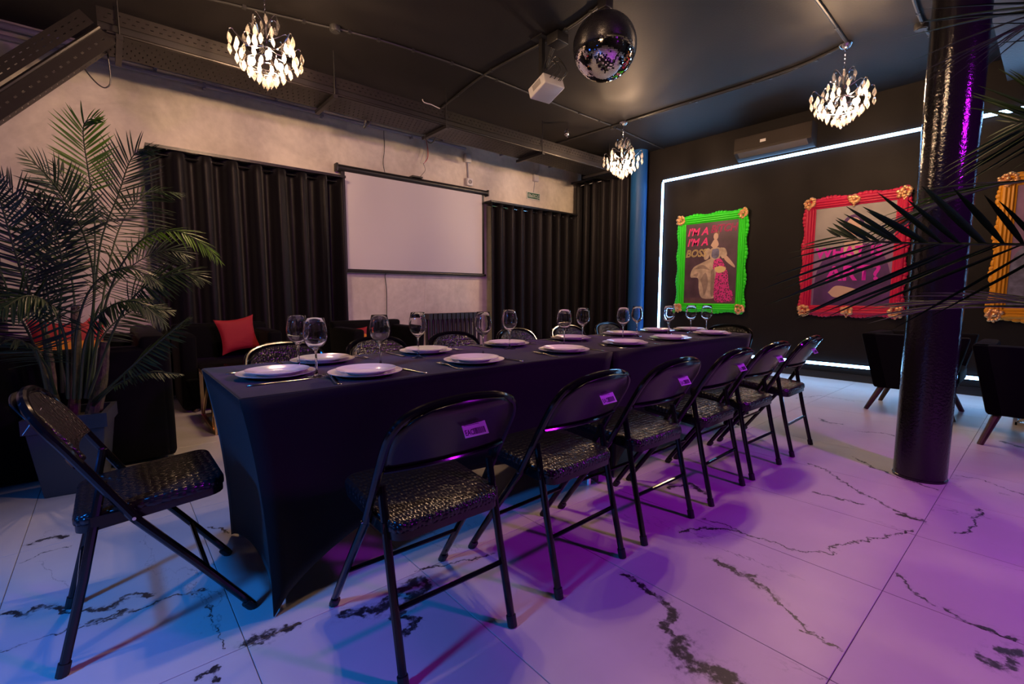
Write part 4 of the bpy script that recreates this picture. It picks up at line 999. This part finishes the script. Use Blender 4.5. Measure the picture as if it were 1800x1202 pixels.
for i in range(6):
    px, py = near_p[i]
    setting(px, py, *near_g[i], '%s pillar-side place from the palm end' % ORD[i], 1, (px - .15 - .02 * (i == 2), 1.60, R(-8 + 5 * i % 9)), (px + .19, 1.592, R(4 - 3 * (i % 3))))
far_p = [(.724, 2.165), (1.259, 2.165), (1.811, 2.16), (2.375, 2.15), (2.932, 2.145), (3.431, 2.15)]
far_g = [(.588, 2.055), (1.140, 2.035), (1.725, 2.03), (2.345, 2.02), (2.945, 2.015), (3.36, 2.0)]
for i in range(6):
    px, py = far_p[i]
    setting(px, py, *far_g[i], '%s curtain-side place from the palm end' % ORD[i], -1, (px + .195, 2.31, R(180 + 4 - 2 * i)), (px - .155, 2.315, R(180 - 3 + 2 * i)))
setting(.467, 1.915, .58, 1.81, 'the head place beside the potted palm', 0, (.33, 2.10, R(-90)), (.335, 1.765, R(-89)))
setting(3.725, 2.02, 3.565, 1.93, 'the head place nearest the posters', 0, (3.83, 1.77, R(90)), (3.83, 2.09, R(90)))

# ------------------------------------------------------------------ upholstered seats, cushions, coffee tables
def cushion(loc, rot, s, mat, label, stripe=None):
    n = 14; vs = []; fs = []
    for sd in (1, -1):
        for j in range(n + 1):
            for i in range(n + 1):
                u, v = -1 + 2 * i / n, -1 + 2 * j / n
                pin = 1 - .16 * (1 - abs(u) ** 2) * abs(v) ** 3; pin2 = 1 - .16 * (1 - abs(v) ** 2) * abs(u) ** 3
                th = .17 * ((1 - u ** 4) * (1 - v ** 4)) ** .6
                vs.append((u * s / 2 * pin2, sd * th * s / 2 * 1.1, v * s / 2 * pin))
    k = (n + 1) ** 2
    for sd in (0, 1):
        for j in range(n):
            for i in range(n): a = sd * k + j * (n + 1) + i; fs.append((a, a + 1, a + n + 2, a + n + 1) if sd else (a, a + n + 1, a + n + 2, a + 1))
    o = empty('cushion', loc); o.rotation_euler = rot
    c = MB().add(vs, fs).build('cover', mat, o, 70, False)
    if stripe: 
        vs2 = [(x * 1.0, y * 1.04 + math.copysign(.002, y), z) for x, y, z in vs[:k]]
        fs2 = [(j * (n + 1) + i, (j + 1) * (n + 1) + i, (j + 1) * (n + 1) + i + 1, j * (n + 1) + i + 1) for j in range(n) for i in range(n) if j < n * .64]
        for sgn in (1, -1): MB().add([(x, y * sgn, z) for x, y, z in vs2], fs2).build('print', stripe, c, 70, False)
    return tag(o, label, 'cushion')
def armchair(loc, rz, W, D, Ht, label, legs=True, taper=.82, seat_h=.43, z0=.02, cat='armchair'):
    """faces +x locally; inverted trapezoid tub with back and two arms"""
    o = empty('armchair', loc, rz)
    t = .13
    rbox('base', -D / 2, D / 2, -W / 2 + .03, W / 2 - .03, z0, seat_h - .12, .02, M_velvet, o, taper=(taper, taper))
    rbox('back', -D / 2, -D / 2 + t + .03, -W / 2, W / 2, z0 + .005, Ht, .035, M_velvet, o, taper=(1, taper), M=None)
    for s in (-1, 1):
        y0, y1 = (s * W / 2, s * (W / 2 - t)); rbox('arm', -D / 2 + .02, D / 2, min(y0, y1), max(y0, y1), z0 + .005, Ht - .06, .035, M_velvet, o, taper=(taper, 1), M=Matrix.Shear('XY', 4, (0, 0)))
    rbox('seat_cushion', -D / 2 + t, D / 2 - .005, -W / 2 + t, W / 2 - t, seat_h - .13, seat_h, .035, M_velvet, o)
    if legs:
        for sx in (-1, 1):
            for sy in (-1, 1):
                MB().tube([(sx * D * .42, sy * W * .40, 0), (sx * D * .30, sy * W * .30, z0 + .03)], [.016, .024], 10).build('leg', M_wood, o)
    return tag(o, label, cat)
def trap_armchair(loc, rz, label):
    """tub armchair whose shell narrows towards the floor, on splayed wooden legs; faces +x"""
    o = empty('armchair', loc, rz); z0, z1 = .215, .71
    def shell(poly_top, poly_bot, nm):
        bm = bmesh.new(); b = [bm.verts.new((x, y, z0)) for x, y in poly_bot]; t = [bm.verts.new((x, y, z1)) for x, y in poly_top]; n_ = len(b)
        bm.faces.new(b[::-1]); bm.faces.new(t)
        for i in range(n_): bm.faces.new((b[i], b[(i + 1) % n_], t[(i + 1) % n_], t[i]))
        bmesh.ops.bevel(bm, geom=list(bm.edges), offset=.018, segments=2, profile=.5, affect='EDGES'); bmesh.ops.recalc_face_normals(bm, faces=bm.faces)
        me = bpy.data.meshes.new(nm); bm.to_mesh(me); bm.free(); me.shade_smooth(); me.set_sharp_from_angle(angle=R(40)); me.materials.append(M_velvet); return link(nm, me, o)
    a, b_ = .36, .26
    shell([(-a, -a), (-a + .12, -a), (-a + .12, a), (-a, a)], [(-b_, -b_), (-b_ + .12, -b_), (-b_ + .12, b_), (-b_, b_)], 'back')
    for s in (-1, 1):
        shell([(-a, s * a), (a, s * a), (a, s * (a - .1)), (-a, s * (a - .1))], [(-b_, s * b_), (b_, s * b_), (b_, s * (b_ - .1)), (-b_, s * (b_ - .1))], 'arm')
    rbox('seat_cushion', -.22, .31, -.24, .24, .30, .43, .03, M_velvet, o)
    MB().box(-.25, .25, -.25, .25, .215, .31).build('base', M_velvet, o, 0)
    for sx in (-1, 1):
        for sy in (-1, 1): MB().tube([(sx * .30, sy * .27, 0), (sx * .20, sy * .20, .235)], [.018, .026], 10).build('leg', M_wood, o)
    return tag(o, label, 'armchair')
trap_armchair((5.56, .80, 0), R(-90), 'black tapered armchair on wooden legs behind the glossy pillar')
trap_armchair((4.93, .02, 0), R(0), 'black tapered armchair on wooden legs in front of the amber frame')
armchair((.86, 5.32, 0), R(-90), .84, .74, .77, 'black velvet armchair with red cushion against the curtain')
armchair((2.36, 5.18, 0), R(-90), .86, .76, .75, 'black velvet armchair with patterned cushion under the screen edge')
so = armchair((-.30, 4.395, 0), R(180), 1.45, 1.16, .80, 'large black velvet sofa behind the potted palm', False, .99, .44, .015, 'sofa')
cushion((.965, 5.35, .66), (R(-14), R(-7), R(4)), .36, M_redv, 'plain red velvet cushion on the armchair against the curtain')
cushion((2.14, 5.22, .565), (R(-18), 0, R(-6)), .26, M_redv, 'red cushion with orange print on the armchair under the screen edge', M_orange)
cushion((-.20, 4.10, .70), (R(-12), R(4), R(28)), .42, M_redv, 'red and orange printed cushion on the sofa behind the palm', M_orange)
cushion((-.14, 4.62, .665), (R(-12), R(-5), R(70)), .42, M_redv, 'second red and orange cushion on the sofa, farther from the palm', M_orange)
def frame_table(x0, x1, y0, y1, h, mat, label):
    o = empty('coffee_table', ((x0 + x1) / 2, (y0 + y1) / 2, 0)); hx, hy = (x1 - x0) / 2, (y1 - y0) / 2; t = .013
    for sx in (-1, 1):
        for sy in (-1, 1): MB().box(sx * hx - t, sx * hx + t, sy * hy - t, sy * hy + t, 0, h - .02).build('leg', mat, o, 0)
    for z in (t, h - .03):
        for s in (-1, 1):
            MB().box(-hx, hx, s * hy - t, s * hy + t, z - t, z + t).build('rail', mat, o, 0); MB().box(s * hx - t, s * hx + t, -hy, hy, z - t, z + t).build('rail', mat, o, 0)
    for s in (-1, 1):
        for (a, b) in (((-hy, .02), (hy * .2, h - .04)), ((hy, .02), (-hy * .3, h - .04)), ((-hy * .5, .02), (-hy, h * .6))):
            MB().tube([(s * hx, a[0], a[1]), (s * hx, b[0], b[1])], .010, 6).build('brace', mat, o)
    rbox('table_top', -hx - .015, hx + .015, -hy - .015, hy + .015, h - .016, h, .004, pm('table_glass_black', (.02, .018, .02), .1), o)
    return tag(o, label, 'coffee table')
frame_table(.56, 1.36, 4.09, 4.76, .45, M_gold, 'low coffee table with geometric gold metal frame before the red cushion armchair')
frame_table(5.56, 6.3, -.62, .16, .42, M_chrome, 'low coffee table with chrome frame beside the tapered armchairs')

# ------------------------------------------------------------------ palms
def leaflet_mesh():
    vs = []; fs = []; n = 6
    for i in range(n + 1):
        t = i / n; wv = .5 * (math.sin(PI * min(1, t * .92 + .08)) ** .75) * (1 - t * .25) if i < n else .02
        wv = max(.03, wv); z = -.10 * t * t
        vs += [(-wv, t, z + .25 * wv * .12), (0, t, z), (wv, t, z + .25 * wv * .12)]
    for i in range(n):
        for k in (0, 1): a = i * 3 + k; fs.append((a, a + 1, a + 4, a + 3))
    return vs, fs
LV, LF = leaflet_mesh()
def leaflet_obj_mesh(mat, nm):
    me = bpy.data.meshes.new(nm); me.from_pydata(LV, [], LF); me.shade_smooth(); me.materials.append(mat); return me
LEAF_A, LEAF_B = leaflet_obj_mesh(M_leaf, 'leaflet'), leaflet_obj_mesh(M_leaf2, 'leaflet_green')
def frond(parent, pts, Ln, npair, N, droop, rnd, mode, t0=.36, wid=.018, rr=.007, me=None, origin=None, la=(1, 1), aa=((62, 24), (62, 24)), tw=.2):
    """one frond; returns list of (matrix) when mode == 'join'"""
    raw = spline(pts, 160); cum = [0.]
    for a_, b_ in zip(raw, raw[1:]): cum.append(cum[-1] + (b_ - a_).length)
    path = []; jj = 0
    for k in range(49):
        d_ = cum[-1] * k / 48
        while jj < 159 and cum[jj + 1] < d_: jj += 1
        path.append(raw[jj].lerp(raw[jj + 1], (d_ - cum[jj]) / max(1e-9, cum[jj + 1] - cum[jj])))
    invm = Matrix.Translation(-Vector(origin)); t0 = cum[int(t0 * 160)] / cum[-1]
    fo = MB().tube(path[:48], [rr * (1 - .8 * i / 47) + .0012 for i in range(48)], 6).build('frond', M_rach, parent); fo.matrix_parent_inverse = invm
    mats = []; Nv = Vector(N).normalized()
    for k in range(npair):
        t = t0 + (1 - t0) * (k + .5) / npair
        for s in (-1, 1):
            tt = min(.999, t + rnd.uniform(-.006, .006)); i = min(47, int(tt * 48)); f = tt * 48 - i
            p = path[i].lerp(path[i + 1], f); T = (path[i + 1] - path[i]).normalized()
            S = T.cross(Nv)
            if S.length < .05: S = T.orthogonal()
            S.normalize(); nn = S.cross(T).normalized()
            q = (t - t0) / (1 - t0)
            h_ = 0 if s < 0 else 1; al = R(aa[h_][0] + (aa[h_][1] - aa[h_][0]) * q + rnd.uniform(-4, 4)); l = Ln * la[h_] * (math.sin(PI * (.20 + .75 * q)) ** .8) * rnd.uniform(.85, 1.1)
            d = (T * math.cos(al) + S * s * math.sin(al) + nn * rnd.uniform(.0, .1) + Vector((0, 0, -droop * rnd.uniform(.5, 1)))).normalized()
            up = nn - d * nn.dot(d); up = (up + Vector((rnd.uniform(-tw, tw), rnd.uniform(-tw, tw), .2))); up = (up - d * up.dot(d)).normalized(); side = d.cross(up).normalized()
            wd = (wid if not isinstance(wid, tuple) else wid[h_]) * rnd.uniform(.85, 1.1) * (.45 + .55 * min(1, l / (Ln * la[h_])))
            M = Matrix(((side.x * wd, d.x * l, up.x * l, p.x), (side.y * wd, d.y * l, up.y * l, p.y), (side.z * wd, d.z * l, up.z * l, p.z), (0, 0, 0, 1)))
            mats.append(M)
    if mode == 'objects':
        for M in mats:
            lf = link('leaflet', me, fo); lf.matrix_parent_inverse = Matrix.Identity(4); lf.matrix_basis = M
        return []
    return mats
LP = [
 ([(-0.11, 3.5, 0.48), (-0.06, 3.5, 1.052), (-0.03, 3.52, 1.429), (-0.034, 3.5, 1.67), (-0.044, 3.45, 1.881), (-0.031, 3.4, 1.958), (0.021, 3.35, 1.985)], 0.173, 30, (0, -1, 0.25), 0.04),
 ([(-0.134, 3.55, 0.507), (-0.05, 3.6, 1.116), (-0.002, 3.6, 1.392), (0.08, 3.58, 1.622), (0.158, 3.5, 1.841), (0.245, 3.4, 1.876)], 0.216, 28, (0.2, -1, 0.2), 0.04),
 ([(-0.153, 3.45, 0.526), (-0.058, 3.4, 1.052), (-0.07, 3.3, 1.345), (-0.134, 3.15, 1.528), (-0.188, 3.05, 1.618), (-0.234, 3.0, 1.661)], 0.18, 30, (-0.2, -0.8, 0.5), 0.12),
 ([(-0.223, 3.5, 0.528), (-0.2, 3.4, 0.934), (-0.165, 3.3, 1.196), (-0.184, 3.2, 1.422), (-0.226, 3.1, 1.52)], 0.187, 28, (-0.4, -1, 0.4), 0.12),
 ([(-0.13, 3.4, 0.5), (0.0, 3.3, 1.052), (0.13, 3.15, 1.317), (0.27, 3.05, 1.392), (0.383, 2.98, 1.336), (0.471, 2.95, 1.234)], 0.144, 30, (0.1, -0.55, 0.9), 0.38),
 ([(-0.114, 3.6, 0.463), (-0.008, 3.8, 1.12), (0.102, 4.0, 1.528), (0.255, 4.05, 1.736), (0.418, 4.0, 1.758)], 0.245, 26, (0.1, -0.5, 0.8), 0.45),
 ([(-0.119, 3.4, 0.498), (0.037, 3.2, 0.934), (0.159, 3.05, 1.11), (0.296, 2.95, 1.169), (0.375, 2.9, 1.14)], 0.187, 26, (0.2, -0.7, 0.7), 0.4),
 ([(-0.097, 3.4, 0.479), (0.029, 3.2, 0.633), (0.165, 3.1, 0.783), (0.307, 3.0, 0.932)], 0.158, 26, (0.1, -0.5, 0.9), 0.45),
 ([(-0.098, 3.4, 0.457), (-0.009, 3.3, 0.562), (0.125, 3.2, 0.638), (0.279, 3.1, 0.627)], 0.086, 18, (0.1, -0.4, 0.9), 0.5),
 ([(-0.251, 3.4, 0.517), (-0.251, 3.2, 0.888), (-0.287, 3.0, 1.178), (-0.306, 2.9, 1.385), (-0.314, 2.8, 1.505)], 0.216, 26, (-0.1, -1, 0.3), 0.25),
 ([(-0.264, 3.3, 0.536), (-0.27, 3.1, 0.788), (-0.313, 2.95, 0.992), (-0.391, 2.8, 1.099)], 0.245, 26, (-0.1, -0.8, 0.6), 0.25),
 ([(-0.278, 3.6, 0.471), (-0.275, 3.7, 0.925), (-0.278, 3.75, 1.243), (-0.329, 3.8, 1.525), (-0.403, 3.8, 1.698)], 0.245, 24, (-0.2, -1, 0.3), 0.3),
 ([(-0.138, 3.6, 0.467), (-0.074, 3.8, 0.914), (0.126, 4.0, 1.237), (0.315, 4.0, 1.359), (0.436, 3.95, 1.324)], 0.245, 24, (0.3, -0.9, 0.4), 0.4),
 ([(-0.17, 3.3, 0.522), (-0.122, 3.0, 0.893), (-0.045, 2.85, 1.105), (0.077, 2.75, 1.181), (0.182, 2.7, 1.105)], 0.144, 24, (0, -0.4, 0.9), 0.4),
 ([(-0.191, 3.3, 0.526), (-0.167, 3.05, 0.839), (-0.194, 2.9, 1.003), (-0.252, 2.8, 1.054), (-0.325, 2.7, 0.999)], 0.216, 24, (0, -0.5, 0.85), 0.4),
 ([(-0.203, 3.5, 0.493), (-0.225, 3.5, 0.808), (-0.236, 3.4, 1.169), (-0.185, 3.35, 1.397), (-0.103, 3.3, 1.484)], 0.187, 26, (0.2, -1, 0.3), 0.4),
 ([(-0.24, 3.4, 0.516), (-0.254, 3.2, 0.721), (-0.302, 3.0, 0.851), (-0.389, 2.9, 0.889)], 0.173, 24, (-0.1, -0.6, 0.8), 0.35),
 ([(-0.138, 3.6, 0.467), (-0.056, 3.7, 0.782), (0.115, 3.75, 0.963), (0.298, 3.7, 0.96)], 0.173, 24, (0.1, -0.6, 0.7), 0.35),
 ([(-0.148, 3.3, 0.519), (-0.099, 3.1, 0.83), (-0.015, 3.0, 0.985), (0.102, 2.9, 1.026), (0.203, 2.85, 0.914)], 0.144, 24, (0.1, -0.5, 0.8), 0.4),
 ([(-0.157, 3.5, 0.487), (-0.145, 3.6, 1.052), (-0.162, 3.7, 1.373), (-0.125, 3.75, 1.605), (-0.171, 3.75, 1.787)], 0.216, 24, (0.3, -1, 0.2), 0.35)
]
lp = empty('potted_palm', (-.20, 3.45, 0)); rnd = random.Random(8); O = lp.location
def planter(name, x, y, rz, tw, bw_, h, label):
    o = empty(name, (x, y, 0), rz)
    rbox('pot_body', -tw / 2, tw / 2, -tw / 2, tw / 2, 0, h - .07, .006, M_pot, o, taper=(bw_ / tw, bw_ / tw))
    rim = MB(); a, b, c = tw / 2 + .012, tw / 2 - .012, h
    for (x0, x1, y0, y1) in ((-a, a, -a, -b), (-a, a, b, a), (-a, -b, -b, b), (b, a, -b, b)): rim.box(x0, x1, y0, y1, h - .075, h)
    rim.build('rim', M_pot, o, 0)
    MB().box(-b, b, -b, b, h - .07, h - .04).build('soil', M_soil, o, 0)
    return tag(o, label, 'planter')
planter('planter', -.19, 3.465, R(-8), .31, .235, .43, 'square dark grey tapered planter holding the tall palm')
allm = []
for k, (pts, Ln, npair, N, droop) in enumerate(LP):
    if k < 5: frond(lp, pts, Ln, npair, N, droop, rnd, 'objects', (.46, .44, .40, .34, .34)[k], .0115, .007, LEAF_B if k in (0, 4) else LEAF_A, O, tw=.06)
    else: allm += frond(lp, pts, Ln, npair + 8, N, droop, rnd, 'join', .34, .0125, .007, None, O, tw=.08)
mb = MB()
for M in allm: mb.add([M @ Vector(v) for v in LV], LF)
j = mb.build('leaflets', M_leaf, lp, 80, False); j['kind'] = 'stuff'; j.matrix_parent_inverse = Matrix.Translation(-O)
for (pa, pb_, ra, rb) in (((-.11, 3.44, .38), (-.03, 3.42, .80), .038, .022), ((-.19, 3.50, .38), (-.14, 3.50, 1.0), .028, .018), ((-.27, 3.46, .38), (-.26, 3.44, .85), .022, .015), ((-.23, 3.40, .38), (-.30, 3.35, .8), .018, .012)):
    q = spline([pa, ((pa[0] + pb_[0]) / 2 + .01, (pa[1] + pb_[1]) / 2, (pa[2] + pb_[2]) / 2), pb_], 10)
    t = MB().tube(q, [ra + (rb - ra) * i / 10 + .0015 * (i % 2) for i in range(11)], 10).build('trunk', M_trunk, lp); t.matrix_parent_inverse = Matrix.Translation(-O)
tag(lp, 'tall feathery palm with many arching fronds beside the beige wall', 'palm')
RPF = [
 ([(1.488, -0.19, 1.018), (1.359, -0.051, 1.138), (1.299, 0.051, 1.152), (1.289, 0.169, 1.163), (1.289, 0.283, 1.177), (1.313, 0.355, 1.197)], 0.36, 17, (-1, 0, -0.1), 0.1, (0.95, 0.42), ((34, 14), (64, 16)), (0.008, 0.0135), 0.5),
 ([(1.588, -0.196, 1.1), (1.549, -0.055, 1.273), (1.518, 0.07, 1.304), (1.514, 0.139, 1.294), (1.536, 0.208, 1.275), (1.556, 0.273, 1.237)], 0.24, 14, (-0.2, 0.3, 1), 0.1, (1, 1), ((22, 12), (22, 12)), 0.01, 0.52),
 ([(1.585, -0.216, 1.201), (1.598, -0.077, 1.388), (1.6, -0.0, 1.434), (1.599, 0.066, 1.445), (1.617, 0.097, 1.453)], 0.2, 13, (-1, 0, 0.1), 0.1, (1, 1), ((50, 22), (50, 22)), 0.008, 0.62),
 ([(1.884, -0.243, 1.385), (1.896, -0.116, 1.633), (1.899, -0.051, 1.749), (1.95, 0.023, 1.814), (1.996, 0.124, 1.817)], 0.42, 13, (-0.3, 0.2, 1), 0.35, (1, 1), ((40, 20), (40, 20)), 0.008, 0.5),
 ([(1.388, -0.184, 0.946), (1.449, -0.065, 1.014), (1.499, 0.049, 1.042), (1.543, 0.142, 1.039), (1.583, 0.23, 1.042)], 0.3, 11, (-0.15, 0.2, 1), 0.12, (1, 1), ((20, 12), (20, 12)), 0.009, 0.5)
]
rp = empty('potted_palm', (1.55, -.75, 0)); O = rp.location
planter('planter', 1.55, -.75, R(20), .34, .26, .45, 'square dark planter of the palm beside the glossy pillar')
for k, (pts, Ln, npair, N, droop, la, aa, wid, t0) in enumerate(RPF):
    a = Vector(pts[0]); root = Vector((1.55 + rnd.uniform(-.03, .03), -.75 + rnd.uniform(-.03, .03), .75))
    P = [root, root.lerp(a, .55) + Vector((0, 0, .22))] + [tuple(p) for p in pts]
    frond(rp, P, Ln, npair, N, droop, rnd, 'objects', t0, wid, .0045, LEAF_B if k in (1, 5) else LEAF_A, O, la, aa)
for (dx, dy, ra) in ((0, 0, .035), (.06, -.04, .025), (-.05, .05, .022)):
    t = MB().tube([(1.55 + dx * .6, -.75 + dy * .6, .40), (1.55 + dx, -.75 + dy, .60), (1.55 + dx * .4, -.75 + dy * .4, .80)], [ra, ra * .9, ra * .6], 10).build('trunk', M_trunk, rp); t.matrix_parent_inverse = Matrix.Translation(-O)
tag(rp, 'palm whose long dark fronds reach across the glossy pillar', 'palm')
